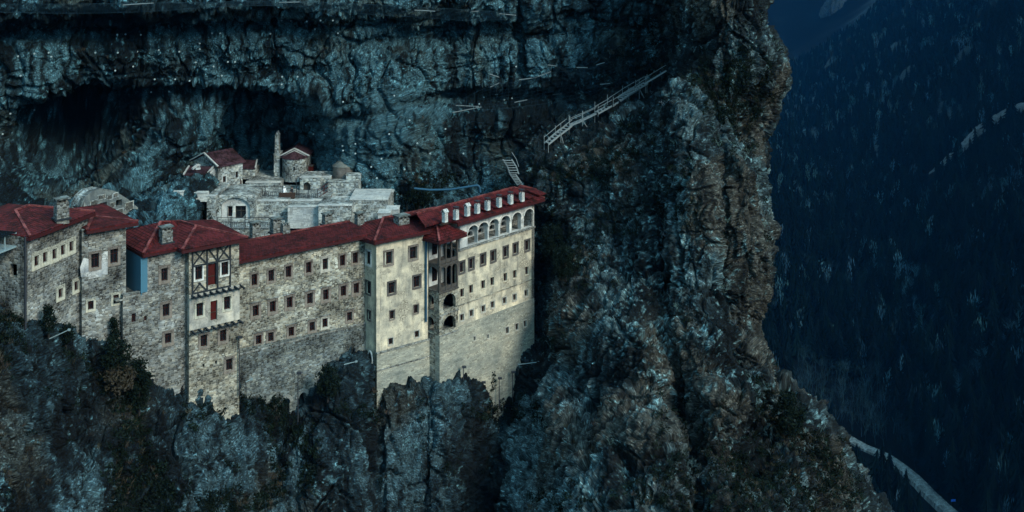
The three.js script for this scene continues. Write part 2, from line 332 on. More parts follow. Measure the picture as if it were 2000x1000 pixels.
  g.setIndex(new THREE.BufferAttribute(ix, 1)); g.computeVertexNormals();
  return tag(part(name, g, rockMat), label, 'cliff', null, 'structure');
}
function loft(rows) { // rows of [py, [[px, Z], ...]]: smooth across, even down
  const cr = (a, b, c, d, t) => 0.5 * (2 * b + (c - a) * t + (2 * a - 5 * b + 4 * c - d) * t * t + (3 * b - a - 3 * c + d) * t * t * t);
  const row = (pts, u) => { const s = u * (pts.length - 1), i = Math.min(pts.length - 2, Math.floor(s)), t = s - i, q = (k) => pts[clamp(k, 0, pts.length - 1)]; return [0, 1].map((e) => cr(q(i - 1)[e], q(i)[e], q(i + 1)[e], q(i + 2)[e], t)); };
  return (u, py) => { let i = 0; while (i < rows.length - 2 && py > rows[i + 1][0]) i++; let t = clamp((py - rows[i][0]) / (rows[i + 1][0] - rows[i][0])); const a = row(rows[i][1], u), b = row(rows[i + 1][1], u); return P(lerp(a[0], b[0], t), py, lerp(a[1], b[1], t)); };
}
const STEP = 1.5;
// the high wall behind the monastery, with its two caves
{
  const xs = [-120, 100, 300, 450, 600, 750, 900, 1050, 1250, 1420];
  const R = (py, ...z) => [py, z.map((Z, i) => [xs[i], Z])];
  const f = loft([
    R(-260, 148, 150, 155, 159, 162, 165, 169, 174, 178, 182), R(4, 150, 153, 158, 162, 165, 169, 173, 178, 180, 184), R(16, 151, 154, 159, 163, 166, 170, 174, 178, 180, 184),
    R(40, 155, 160, 165, 169, 172, 174, 176, 180, 182, 185), R(75, 156, 161, 166, 171, 173, 174, 177, 180, 182, 185), R(180, 157, 163, 168, 172, 174, 175, 178, 180, 182, 185),
    R(290, 153, 167, 173, 181, 182, 176, 178, 179, 182, 185), R(360, 147, 163, 168, 182, 182, 174, 176, 177, 180, 184), R(420, 142, 154, 160, 176, 178, 172, 173, 175, 178, 182), R(500, 138, 145, 150, 164, 172, 168, 168, 172, 176, 180), R(640, 122, 130, 137, 146, 150, 152, 154, 160, 172, 178)]);
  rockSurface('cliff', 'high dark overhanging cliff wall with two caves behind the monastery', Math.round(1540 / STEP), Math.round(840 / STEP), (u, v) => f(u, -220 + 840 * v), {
    big: 1.0, ty: 0.9, blocks: [[5.5, 11, 1.4, 0.8, 0.07], [2.2, 3.4, 0.5, 0.35, 0.09], [0.9, 1.1, 0.2, 0.14, 0.13], [0.42, 0.5, 0.09, 0.06, 0.2]], flute: 0.75, strata: 0.28, fine: 0.2, lichen: -0.02, streak: 1.5, grain: 0.6, hue: [1.3, 2.15, 2.5],
    lumps: [lump(165, 245, 165, 8, 4.6, 40, -9, 2), lump(115, 265, 161, 4, 3.5, 30, -5, 2), lump(510, 250, 175, 7, 3.4, 40, -6.5, 2), lump(470, 290, 178, 5, 4, 40, -5, 2), lump(330, 265, 170, 7, 4, 40, 4), lump(400, 215, 171, 4, 2.4, 40, 2.2),
      lump(640, 215, 174, 6, 1.2, 40, -3, 2), lump(360, 190, 170, 16, 1.3, 40, -3, 2), lump(330, 205, 170, 14, 2.2, 40, -4.5, 2), lump(580, 130, 172, 9, 2, 40, -2), lump(455, 85, 170, 6, 4, 40, 2.5), lump(560, 175, 172, 7, 1.6, 40, 2), lump(700, 200, 174, 8, 9, 40, 3), lump(790, 260, 176, 5, 4.5, 40, 3.2), lump(880, 140, 177, 3, 9, 40, -2.5),
      lump(1000, 195, 178, 14, 1.5, 40, -4, 2), lump(960, 235, 178, 9, 2, 40, 2), lump(40, 170, 157, 5, 8, 40, 2.5), lump(210, 105, 163, 9, 4, 40, 1.5), lump(300, 55, 166, 30, 1.1, 60, -2.5, 2), lump(900, 75, 177, 16, 1.6, 60, -3, 2), lump(1020, 60, 179, 1, 8, 40, -3, 2), lump(270, 345, 167, 7, 3.5, 40, 2.5), lump(110, 330, 163, 6, 6, 40, -3), lump(250, 390, 160, 3, 2, 30, -3), lump(355, 425, 166, 3.4, 2.2, 25, 5), lump(725, 345, 176, 8, 4.5, 40, 3), lump(320, 410, 161, 4, 2, 30, 2)],
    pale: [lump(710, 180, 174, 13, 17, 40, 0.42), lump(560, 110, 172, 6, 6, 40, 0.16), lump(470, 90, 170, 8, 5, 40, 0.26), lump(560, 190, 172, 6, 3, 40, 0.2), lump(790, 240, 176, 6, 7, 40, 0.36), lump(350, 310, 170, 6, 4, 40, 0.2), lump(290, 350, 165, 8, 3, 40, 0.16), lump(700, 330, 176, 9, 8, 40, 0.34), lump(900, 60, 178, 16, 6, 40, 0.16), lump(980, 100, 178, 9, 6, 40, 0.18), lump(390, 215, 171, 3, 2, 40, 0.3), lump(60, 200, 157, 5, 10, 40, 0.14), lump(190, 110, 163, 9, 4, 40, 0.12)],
    warm: [lump(950, 290, 178, 9, 4, 40, 0.12), lump(690, 340, 178, 4, 4, 40, 0.2)], streakShade: [lump(300, 50, 165, 32, 2, 40, 0.16), lump(160, 260, 164, 10, 8, 40, 0.24), lump(330, 215, 170, 12, 2, 40, 0.14)],  // the dark lumps paint shade under the overhang and in the cave
  });
}
// the crag to the right of the monastery
{
  const inset = (l) => l.map(([py, p]) => [py, p.map(([x, Z], i) => [x - (i === 6 ? 44 : i === 5 ? 34 : i === 4 ? 14 : i === 7 ? 20 : 0), Z])]);
  const f = loft(inset([
    [-240, [[1150, 192], [1230, 178], [1300, 168], [1380, 162], [1450, 160], [1505, 165], [1524, 178], [1480, 240]]],
    [0, [[1150, 192], [1220, 182], [1300, 172], [1380, 165], [1450, 160], [1500, 163], [1521, 175], [1480, 240]]],
    [58, [[1150, 192], [1220, 183], [1300, 173], [1380, 165], [1450, 160], [1495, 162], [1512, 173], [1470, 240]]],
    [102, [[1150, 190], [1220, 183], [1300, 173], [1380, 164], [1450, 159], [1510, 161], [1541, 173], [1500, 240]]],
    [150, [[1100, 190], [1200, 183], [1290, 170], [1380, 161], [1450, 157], [1512, 159], [1546, 171], [1500, 240]]],
    [227, [[1040, 190], [1110, 180], [1230, 168], [1340, 159], [1440, 155], [1505, 158], [1541, 169], [1500, 240]]],
    [266, [[1010, 188], [1080, 176], [1200, 165], [1320, 157], [1430, 153], [1492, 156], [1524, 167], [1480, 240]]],
    [320, [[990, 186], [1060, 171], [1180, 162], [1310, 154], [1430, 151], [1500, 154], [1534, 165], [1490, 240]]],
    [370, [[980, 184], [1055, 169], [1170, 160], [1300, 152], [1420, 149], [1480, 152], [1514, 163], [1480, 240]]],
    [415, [[975, 182], [1055, 168], [1170, 158], [1300, 151], [1420, 148], [1495, 151], [1530, 162], [1490, 240]]],
    [496, [[965, 180], [1060, 166], [1160, 156], [1290, 149], [1410, 146], [1490, 150], [1524, 161], [1490, 240]]],
    [570, [[960, 178], [1060, 164], [1160, 153], [1290, 146], [1410, 144], [1485, 148], [1518, 159], [1490, 240]]],
    [601, [[960, 176], [1060, 163], [1160, 152], [1290, 145], [1400, 143], [1460, 147], [1487, 157], [1460, 240]]],
    [650, [[960, 172], [1050, 161], [1160, 150], [1290, 143], [1400, 142], [1450, 146], [1479, 155], [1460, 240]]],
    [730, [[960, 166], [1050, 156], [1160, 145], [1290, 139], [1410, 138], [1490, 143], [1525, 153], [1500, 240]]],
    [772, [[960, 163], [1055, 153], [1165, 142], [1295, 137], [1420, 137], [1505, 143], [1546, 154], [1520, 240]]],
    [797, [[960, 160], [1060, 150], [1170, 140], [1300, 134], [1430, 135], [1540, 143], [1602, 155], [1580, 240]]],
    [867, [[960, 154], [1060, 144], [1175, 135], [1305, 130], [1445, 132], [1580, 142], [1658, 156], [1640, 240]]],
    [930, [[960, 148], [1060, 139], [1180, 131], [1310, 126], [1460, 129], [1620, 141], [1702, 157], [1690, 240]]],
    [1000, [[960, 142], [1060, 133], [1180, 125], [1310, 121], [1480, 125], [1650, 139], [1745, 158], [1740, 240]]],
    [1100, [[960, 134], [1060, 126], [1180, 119], [1310, 115], [1500, 119], [1720, 137], [1850, 160], [1850, 240]]],
    [1700, [[960, 100], [1060, 98], [1180, 96], [1310, 95], [1500, 100], [1750, 120], [2000, 150], [2200, 220]]]]));
  const rows = Math.round(1240 / STEP) + 30, edge = 1 - 30 / (rows - 1);
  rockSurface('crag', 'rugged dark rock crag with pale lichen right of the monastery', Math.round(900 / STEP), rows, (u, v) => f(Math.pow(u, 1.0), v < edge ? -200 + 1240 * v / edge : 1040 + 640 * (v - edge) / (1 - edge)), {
    big: 1.7, ty: 0.6, blocks: [[6.5, 15, 2.0, 1.1, 0.06], [2.4, 5, 0.9, 0.5, 0.09], [0.95, 1.5, 0.3, 0.22, 0.13], [0.42, 0.55, 0.12, 0.09, 0.2]], flute: 1.0, strata: 0.1, fine: 0.2, streak: 1, grain: 1.5, hue: [1.4, 1.62, 1.68], lichen: 0.02,
    lumps: [lump(1250, 90, 172, 4.5, 8, 30, -5, 2), lump(1440, 200, 157, 3, 8, 30, -2.5), lump(1335, 225, 160, 2.5, 3, 30, 2.5), lump(1390, 40, 164, 3, 8, 30, 2.5), lump(1480, 120, 160, 4, 5, 30, 2), lump(1370, 330, 152, 3.5, 6, 30, 2.5), lump(1460, 430, 148, 3, 9, 30, 2.5), lump(1420, 470, 147, 1.2, 14, 30, -3.5, 2), lump(1220, 470, 153, 4, 8, 30, -2.5), lump(1290, 520, 147, 1.4, 12, 30, -2.5, 2), lump(1160, 560, 153, 4, 6, 30, 2),
      lump(1100, 500, 162, 3, 7, 30, -0.6), lump(1085, 440, 165, 4, 9, 30, 2.5), lump(1260, 700, 141, 9, 3, 30, 2.5), lump(1165, 800, 143, 1.6, 2.6, 20, -3.2, 2), lump(1340, 830, 134, 1.4, 6, 30, -4, 2), lump(1220, 810, 137, 8, 2.4, 30, -2), lump(1170, 920, 131, 6, 7, 30, 3), lump(1350, 930, 127, 1.5, 7, 30, -4, 2), lump(1300, 880, 130, 5, 3, 30, 2.5), lump(1440, 800, 136, 6, 1.6, 30, 2.5), lump(1490, 830, 140, 8, 2.5, 30, -4, 2), lump(1560, 900, 141, 5, 3, 30, 2)],
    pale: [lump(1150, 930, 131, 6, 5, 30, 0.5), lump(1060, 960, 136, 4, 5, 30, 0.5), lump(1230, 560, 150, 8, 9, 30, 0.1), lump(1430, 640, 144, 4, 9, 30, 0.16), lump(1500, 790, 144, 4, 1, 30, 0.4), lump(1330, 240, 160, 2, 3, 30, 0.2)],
    warm: [lump(1380, 350, 151, 5, 5, 30, 0.28), lump(1460, 480, 148, 4, 10, 30, 0.3), lump(1490, 560, 149, 2.5, 7, 30, 0.3), lump(1400, 60, 163, 4, 8, 30, 0.22), lump(1250, 740, 140, 11, 4, 30, 0.32), lump(1330, 700, 139, 6, 5, 30, 0.25), lump(1180, 880, 133, 5, 3, 30, 0.14), lump(1520, 720, 148, 2.2, 4, 30, 0.5), lump(1150, 230, 172, 6, 4, 30, 0.15), lump(1110, 580, 158, 3, 3, 30, 0.3)],
    streakShade: [lump(1250, 120, 172, 6, 8, 30, 0.2), lump(1420, 190, 157, 5, 5, 30, 0.16), lump(1270, 850, 132, 7, 3, 30, 0.12), lump(1600, 930, 140, 9, 7, 30, 0.3), lump(1480, 900, 130, 9, 6, 30, 0.22), lump(1350, 960, 124, 6, 6, 30, 0.2)],  // shade put into the colour of the gullies and undercuts
    lich: [lump(1180, 420, 158, 8, 8, 30, 0.10), lump(1330, 420, 150, 6, 8, 30, 0.10), lump(1480, 310, 153, 3, 4, 30, 0.14), lump(1280, 620, 145, 9, 6, 30, 0.07), lump(1420, 760, 138, 5, 3, 30, 0.1)],
  });
}
// the face below the buildings
const zFace = [[-200, 108], [48, 115.5], [160, 123], [245, 125], [465, 132.5], [700, 141], [735, 142], [835, 146.3], [858, 145.5], [1043, 158.8], [1110, 163]];
const topLine = [[-150, 620], [0, 632], [25, 646], [60, 652], [90, 640], [130, 655], [200, 668], [250, 690], [300, 745], [370, 764], [420, 765], [466, 752], [490, 762], [520, 778], [556, 795], [600, 790], [625, 760], [645, 722], [690, 700], [716, 706], [735, 785], [760, 778], [800, 766], [828, 748], [845, 752], [860, 768], [880, 760], [905, 768], [925, 780], [975, 780], [1000, 764], [1020, 735], [1038, 702], [1060, 690], [1100, 640]];
{
  const f = (px, py) => {
    const tp = curve(topLine, px) + 5 * noise(px / 14, 3.3, 1), d = py - tp, zf = curve(zFace, px) + 0.5;
    return P(px, py, d < 0 ? zf + Math.min(6, -d * 0.10) : zf - Math.min(d, 12) * 0.06 - Math.max(0, d - 6) * 0.026);
  };
  const rows = Math.round(560 / STEP) + 24, edge = 1 - 24 / (rows - 1);
  const knob = (px, py, r, ry, a) => lump(px, py, curve(zFace, px), r, ry, 20, a);
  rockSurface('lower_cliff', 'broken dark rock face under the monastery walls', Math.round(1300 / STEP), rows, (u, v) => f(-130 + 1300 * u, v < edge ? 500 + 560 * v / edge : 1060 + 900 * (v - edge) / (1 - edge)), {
    big: 0.7, ty: 0.3, blocks: [[4.4, 17, 1.15, 0.75, 0.06], [1.8, 5.5, 0.65, 0.4, 0.09], [0.85, 1.2, 0.22, 0.16, 0.13], [0.4, 0.5, 0.1, 0.07, 0.2]], flute: 1.0, strata: 0.2, fine: 0.18, streak: 1.3, grain: 0.9, hue: [1.0, 1.35, 1.52], lichen: -0.03,
    lumps: [knob(690, 770, 3, 5, 1.6), knob(840, 810, 4, 4, 1.6), knob(905, 790, 2, 3, 1.2), knob(560, 870, 2.4, 6, -2.4), knob(480, 800, 1.6, 5, -1.6), knob(440, 900, 5, 3, 1.6), knob(300, 900, 2, 8, -2.5), knob(350, 870, 2, 8, 1.5), knob(100, 830, 4, 7, -2), knob(20, 850, 3, 9, 2.4), knob(180, 890, 4, 4, 1.6), knob(130, 745, 2, 2.5, 1.6), knob(235, 840, 2, 3, 1.5), knob(760, 870, 2.5, 7, 1.3), knob(730, 900, 0.9, 9, -2.2), knob(640, 880, 4, 6, 1.2), knob(900, 900, 4, 6, 1), knob(990, 880, 1.2, 7, -2)],
    pale: [knob(435, 930, 2.2, 5, 0.75), knob(490, 905, 3, 3, 0.5), knob(235, 845, 1.4, 2.4, 0.7), knob(128, 750, 1.2, 2, 0.7), knob(255, 900, 1, 2.2, 0.6), knob(40, 920, 2, 3, 0.25), knob(200, 930, 3, 4, 0.2), knob(765, 860, 1.3, 3, 0.3), knob(1040, 930, 5, 5, 0.45), knob(850, 770, 4, 3, 0.25), knob(960, 830, 3, 4, 0.12), knob(590, 830, 0.8, 3, 0.3)],
    warm: [knob(500, 890, 2.5, 3, 0.2), knob(45, 860, 1, 2, 0.4), knob(780, 800, 2, 3, 0.2)], streakShade: [knob(110, 830, 4, 5, 0.2), knob(330, 900, 3, 8, 0.16), knob(560, 880, 2, 6, 0.2), knob(740, 930, 2, 6, 0.15)],  // the dark knobs paint shade into the hollows of this face
  });
}

// ---------------------------------------------------------------- the valley: one sheet of ground to the horizon
const axisX = (Z) => 150 + 0.20 * (Z - 430) + 12 * Math.sin(Z / 140);
function groundY(x, z) {
  const Z = -z, ax = axisX(Z), r = x - ax;
  let h = 55 - 0.05 * (clamp(Z, 0, 3300) - 430);
  const gul = 1 + 0.25 * noise(x / 160 + 3, z / 160, 2);
  if (r > 0) h += 0.66 * gul * (Math.sqrt(r * r + 900) - 30); else h += 0.55 * (Math.sqrt(r * r + 900) - 30);
  h += 0.42 * Math.max(0, Z - 3100) * (1 + 0.35 * noise(x / 900, z / 900, 7));
  const k = sstep(10, 200, Math.abs(r));
  h += k * (16 * fbm(x / 130, z / 130, 4, 4) + 14 * ridged(x / 190, z / 300, 8, 2));
  if (Z < 200 && r < 0) h = Math.min(h, 140); if (Z < 60) h = Math.min(h, 240);
  return h;
}
function groundHit(px, py) { // where the line of sight through a pixel of the photograph meets the ground
  for (let Z = 230; Z < 7000; Z *= 1.004) { const p = P(px, py, Z); if (p.y < groundY(p.x, p.z)) return V(p.x, groundY(p.x, p.z), p.z); }
  return P(px, py, 2000);
}
{
  const xs = [], zs = [];
  for (let x = -4000; x < 6000; x += Math.abs(x - 300) < 500 ? 8 : Math.abs(x - 700) < 1300 ? 30 : 250) xs.push(x);
  for (let z = 1500; z > -6000; z -= z < -180 && z > -1500 ? 9 : z < -100 && z > -5000 ? 30 : 200) zs.push(z);
  const g = new THREE.PlaneGeometry(1, 1, xs.length - 1, zs.length - 1), p = g.attributes.position, c = new Float32Array(p.count * 3), uv = g.attributes.uv;
  for (let j = 0; j < zs.length; j++) for (let i = 0; i < xs.length; i++) {
    const k = j * xs.length + i, y = groundY(xs[i], zs[j]);
    p.setXYZ(k, xs[i], y, zs[j]); uv.setXY(k, xs[i] / 6, zs[j] / 6);
    const n = fbm(xs[i] / 60, zs[j] / 60, 3, 4);
    const m = fbm(xs[i] / 260 + 5, zs[j] / 420, 7, 6);
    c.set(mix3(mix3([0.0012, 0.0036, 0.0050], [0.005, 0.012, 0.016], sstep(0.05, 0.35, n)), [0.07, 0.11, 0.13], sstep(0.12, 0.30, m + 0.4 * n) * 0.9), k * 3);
  }
  g.setAttribute('color', new THREE.BufferAttribute(c, 3)); g.computeVertexNormals();
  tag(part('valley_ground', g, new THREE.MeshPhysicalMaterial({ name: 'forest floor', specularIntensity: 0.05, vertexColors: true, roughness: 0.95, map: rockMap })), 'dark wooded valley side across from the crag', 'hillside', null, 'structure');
}
// the road at the bottom right, with its bank
const roadMat = mat('pale gravel road', [0.25, 0.31, 0.32], { map: rubbleMap, bumpMap: rubbleBump, bumpScale: 0.1 });
const roadPts = [[1655, 862], [1692, 880], [1722, 895], [1760, 917], [1797, 950], [1822, 976], [1850, 1003], [1885, 1030]].map(([x, y]) => groundHit(x, y));
{
  const c = new THREE.CatmullRomCurve3(roadPts), n = 80, pos = [], uv = [], ix = [];
  const prof = [[-3.6, -3.4], [-3.1, -0.3], [-2.6, 0.5], [2.4, 0.6], [2.9, 0.3], [3.4, -3]];
  for (let i = 0; i <= n; i++) {
    const t = c.getPoint(i / n), d = c.getTangent(i / n).setY(0).normalize(), s = V(-d.z, 0, d.x);
    prof.forEach(([a, h], j) => { const w = 1 + 0.12 * noise(i / 5, j * 3.1, 2); pos.push(t.x + s.x * a * w, t.y + 0.8 + h + 0.12 * noise(i / 3, j, 9), t.z + s.z * a * w); uv.push(i * 1.6, a); });
    if (i < n) for (let j = 0; j < 5; j++) { const k = i * 6 + j; ix.push(k, k + 1, k + 6, k + 1, k + 7, k + 6); }
  }
  const g = new THREE.BufferGeometry(); g.setAttribute('position', new THREE.Float32BufferAttribute(pos, 3)); g.setAttribute('uv', new THREE.Float32BufferAttribute(uv, 2)); g.setIndex(ix); g.computeVertexNormals();
  tag(part('road', g, roadMat), 'pale gravel road running down the dark valley', 'road', null, 'structure');
}
const longRibMat = mat('paler outcrop rock', [0.22, 0.27, 0.30], { map: rockMap, bumpMap: rockBump, bumpScale: 0.6, side: THREE.DoubleSide });
const ribMat = mat('pale outcrop rock', [0.055, 0.095, 0.115], { map: rockMap, bumpMap: rockBump, bumpScale: 0.6, side: THREE.DoubleSide });
// rock ribs standing out of the far forest
function rib(pts, h, w, label, rock = ribMat) {
  const c = new THREE.CatmullRomCurve3(pts), n = 90, m = 14, pos = [], uv = [], ix = [];
  for (let i = 0; i <= n; i++) {
    const t = c.getPoint(i / n), d = c.getTangent(i / n).setY(0).normalize(), s = V(-d.z, 0, d.x), env = Math.sin(Math.PI * clamp(i / n, 0.02, 0.98)) ** 0.5;
    for (let j = 0; j <= m; j++) { const a = Math.PI * j / m, k = 1 + 0.5 * ridged(i / 7, j / 3, 4, 3) + 0.3 * noise(i / 2, j, 3); const x = t.x + s.x * Math.cos(a) * w * env * k, z = t.z + s.z * Math.cos(a) * w * env * k; pos.push(x, groundY(x, z) - 1 + Math.sin(a) * h * env * k, z); uv.push(i, j); }
    if (i < n) for (let j = 0; j < m; j++) { const k = i * (m + 1) + j; ix.push(k, k + m + 1, k + 1, k + 1, k + m + 1, k + m + 2); }
  }
  const g = new THREE.BufferGeometry(); g.setAttribute('position', new THREE.Float32BufferAttribute(pos, 3)); g.setAttribute('uv', new THREE.Float32BufferAttribute(uv, 2)); g.setIndex(ix); g.computeVertexNormals();
  return tag(part('rock_rib', g, rock), label, 'rock outcrop', null, 'structure');
}
rib([[1815, 342], [1850, 318], [1885, 290], [1910, 264], [1950, 240], [2000, 215], [2060, 190]].map(([x, y]) => groundHit(x, y)), 7, 4.5, 'long pale rock rib slanting through the forest at the right edge', longRibMat);
rib([[1765, 172], [1775, 155], [1800, 140]].map(([x, y]) => groundHit(x, y)), 12, 9, 'small pale rock outcrop high in the far forest');
rib([[1600, 38], [1625, 22], [1650, 12]].map(([x, y]) => groundHit(x, y)), 22, 26, 'hazy blue outcrop on the farthest mountain side');

// pale crags among the trees of the far side
[[1700, 60], [1745, 95], [1690, 118], [1785, 118], [1830, 128], [1640, 165], [1735, 165], [1850, 160], [1905, 60], [1880, 110], [1975, 70], [1590, 200], [1665, 225], [1715, 235], [1625, 120], [1680, 290], [1760, 255], [1560, 130], [1840, 215], [1930, 150]].forEach(([x, y], i) => rib([[x - 10, y + 12], [x, y], [x + 9, y - 11]].map(([a, b]) => groundHit(a, b)), 6 + (i * 7) % 7, 4 + (i * 5) % 6, `pale crag in the far forest, ${['on the upper slope by the skyline', 'beside the deep blue gap', 'half hidden between conifers', 'above the long rock rib'][i % 4]}, ${['topmost', 'second', 'third', 'fourth', 'fifth'][Math.floor(i / 4)]} of five`));

// ---------------------------------------------------------------- buildings: a wall frame, windows, roofs
// A frame has its x along the wall to the right, y up and z out of the wall; vp is where its horizontals meet on the horizon.
function frame(px0, Z0, vp) {
  const o = P(px0, HY, Z0); o.y = 0;
  const L = Math.hypot(vp - HX, F), ux = (vp - HX) / L, uz = -F / L;
  return framed(o, ux, uz);
}
function framed(o, ux, uz) {
  const W = { o, ux, uz, nx: -uz, nz: ux, turn: Math.atan2(-uz, ux) };
  W.hit = (px, py, dz = 0) => { // pixel -> [along, height] on the plane dz in front of the wall
    const dx = (px - HX) / F, dy = -(py - HY) / F, t = ((o.x + W.nx * dz) * W.nx + (o.z + W.nz * dz) * W.nz) / (dx * W.nx - W.nz), x = dx * t, z = -t;
    return [(x - o.x) * ux + (z - o.z) * uz, CY + dy * t];
  };
  W.at = (s, y, z = 0) => V(o.x + ux * s + W.nx * z, y, o.z + uz * s + W.nz * z);
  W.thing = (name, label, category, group) => thing(name, label, category, [o.x, 0, o.z], W.turn, group);
  W.shift = (s, z) => framed(V(o.x + ux * s + W.nx * z, 0, o.z + uz * s + W.nz * z), ux, uz);
  W.side = (s, z) => { const p = W.at(s, 0, z); return framed(p, W.nx, W.nz); };   // the wall that faces left at s: its x runs towards the front
  return W;
}
const toV3 = (l) => l.map((p) => V(...p));
function wallGeo(outline, holes, t) { // a wall with openings; its outer face at z = 0
  const sh = new THREE.Shape(outline.map(([x, y]) => new THREE.Vector2(x, y)));
  for (const h of holes) {
    const [x, y, w, hh, arch] = h, p = new THREE.Path();
    if (arch) { const r = w / 2, ya = y + hh / 2 - r * arch; p.moveTo(x - r, y - hh / 2); p.lineTo(x + r, y - hh / 2); p.lineTo(x + r, ya); for (let k = 1; k <= 12; k++) { const a = Math.PI * k / 12; p.lineTo(x + r * Math.cos(a), ya + r * arch * Math.sin(a)); } p.lineTo(x - r, y - hh / 2); }
    else { p.moveTo(x - w / 2, y - hh / 2); p.lineTo(x + w / 2, y - hh / 2); p.lineTo(x + w / 2, y + hh / 2); p.lineTo(x - w / 2, y + hh / 2); p.lineTo(x - w / 2, y - hh / 2); }
    sh.holes.push(p);
  }
  return metric(new THREE.ExtrudeGeometry(sh, { depth: t, bevelEnabled: false, curveSegments: 8 }).translate(0, 0, -t));
}
const winCache = {};
function windowPart(parent, x, y, w, h, o = {}, name = 'window') { // opening of w by h centred on x, y
  const key = [w.toFixed(2), h.toFixed(2), o.sur ?? 0, o.split ?? 1].join();
  const g = winCache[key] ??= (() => {
    const d = -0.30, f = 0.07, s = o.sur ?? 0;
    const fr = [span(-w / 2, w / 2, h / 2 - f, h / 2, d, d + 0.08), span(-w / 2, w / 2, -h / 2, -h / 2 + f, d, d + 0.08), span(-w / 2, -w / 2 + f, -h / 2 + f, h / 2 - f, d, d + 0.08), span(w / 2 - f, w / 2, -h / 2 + f, h / 2 - f, d, d + 0.08)];
    if (o.split !== 0) fr.push(span(-0.025, 0.025, -h / 2 + f, h / 2 - f, d + 0.01, d + 0.06), span(-w / 2 + f, w / 2 - f, h * 0.12, h * 0.12 + 0.05, d + 0.015, d + 0.065));
    const r = { frame: join(fr), pane: span(-w / 2 + f, w / 2 - f, -h / 2 + f, h / 2 - f, d - 0.03, d + 0.02) };
    if (s) r.sur = join([span(-w / 2 - s, -w / 2 + 0.002, -h / 2 - s, h / 2 + s, -0.06, 0.06), span(w / 2 - 0.002, w / 2 + s, -h / 2 - s, h / 2 + s, -0.06, 0.06), span(-w / 2 + 0.002, w / 2 - 0.002, h / 2 - 0.002, h / 2 + s, -0.06, 0.056), span(-w / 2 + 0.002, w / 2 - 0.002, -h / 2 - s, -h / 2 + 0.002, -0.06, 0.10)]);
    return r;
  })();
  const m = part(name, g.frame, o.frame ?? M.frame, parent); m.position.set(x, y, o.z ?? 0);
  const pane = part('pane', g.pane, M.glass, m); pane.rotation.set(rr(-0.03, 0.03), rr(-0.05, 0.05), 0);
  if (o.leaf) part('casement', box(0.05, h - 0.16, 0.24, w / 2 - 0.08, 0, -0.17), M.leaf, m);
  if (g.sur) part('surround', g.sur, o.surMat ?? M.trim, m);
  return m;
}
// a roof from flat polygons, in the frame's own axes: a slab with tiles above and a fascia at its edges
function slab(faces, t = 0.16) {
  const pos = [], uv = [];
  for (let f of faces) {
    const n = f[1].clone().sub(f[0]).cross(f[2].clone().sub(f[0])).normalize(); if (n.y < 0) { f = [...f].reverse(); n.negate(); }
    const e = V(0, 1, 0).cross(n); if (e.lengthSq() < 1e-6) e.set(1, 0, 0); e.normalize(); const v = n.clone().cross(e);
    const put = (p) => { pos.push(p.x, p.y, p.z); uv.push(p.dot(e), p.dot(v)); };
    const low = f.map((p) => p.clone().add(V(0, -t, 0)));
    for (let i = 1; i < f.length - 1; i++) { put(f[0]); put(f[i]); put(f[i + 1]); put(low[0]); put(low[i + 1]); put(low[i]); }
    f.forEach((p, i) => { const j = (i + 1) % f.length; for (const q of [p, low[i], low[j], p, low[j], f[j]]) put(q); });
  }
  const g = new THREE.BufferGeometry(); g.setAttribute('position', new THREE.Float32BufferAttribute(pos, 3)); g.setAttribute('uv', new THREE.Float32BufferAttribute(uv, 2)); g.computeVertexNormals();
  return g;
}
function roofPart(parent, faces, caps = [], m = M.roof, capMat = M.cap, w = 0.26) {
  const r = part('roof', slab(faces), m, parent);
  for (const [a, b] of caps) part('ridge_cap', beam(a.clone().add(V(0, 0.04, 0)), b.clone().add(V(0, 0.04, 0)), w, 0.14), capMat, r);
  return r;
}
function fascia(parent, pts, h = 0.30, drop = 0.14) { part('fascia', pts.slice(1).map((b, i) => beam(pts[i].clone().add(V(0, -drop - h / 2, 0)), b.clone().add(V(0, -drop - h / 2, 0)), 0.12, h)), M.fascia, parent); }
function stoneChimney(W, px, py, w, h, label, dz, hasCap = true) { // base middle at the pixel, dz in front of the wall plane
  const [s, y] = W.hit(px, py, dz), p = W.at(s, y, dz);
  const t = thing('chimney', label, 'chimney', [p.x, y - 0.6, p.z], W.turn, undefined);
  part('stack', box(w, h + 0.6, w * 0.8, 0, (h + 0.6) / 2, 0), M.stoneWest, t);
  part('flashing', box(w + 0.35, 0.14, w * 0.8 + 0.35, 0, 0.5, 0), M.timber, t);
  const top = h + 0.6;
  for (const k of [-1, -0.1, 0.8]) part('cap_support', box(w * 0.16, 0.28, w * 0.7, k * w * 0.4, top + 0.14, 0), M.stoneWest, t);
  if (hasCap) part('cap_stone', box(w + 0.22, 0.13, w * 0.8 + 0.22, 0, top + 0.345, 0), M.stoneDark, t);
  return t;
}
const WE = frame(715, 144, 3995), WF = frame(735, 142, 3995), WH = frame(858, 145.5, 3070);
const WB = WE.shift(0, 0.6), WD = WE.shift(0, 2.2), WC = WE.shift(0, 1.3);
const size = (W, px, py, wpx, hpx, dz = 0) => { const [a, b] = W.hit(px - wpx / 2, py, dz), [c] = W.hit(px + wpx / 2, py, dz), [, d] = W.hit(px, py - hpx / 2, dz), [, e] = W.hit(px, py + hpx / 2, dz); const [s, y] = W.hit(px, py, dz); return [s, y, c - a, d - e]; };
// openings listed as [px, py, width, height] in pixels; all of one row get one size
function openings(W, list, w, h, dz = 0) { return list.map(([px, py, ww, hh]) => { const q = size(W, px, py, ww ?? w, hh ?? h, dz); return q; }); }
const rowSize = (row) => { const w = row.reduce((a, q) => a + q[2], 0) / row.length, h = row.reduce((a, q) => a + q[3], 0) / row.length; for (const q of row) { q[2] = w; q[3] = h; } return row; };

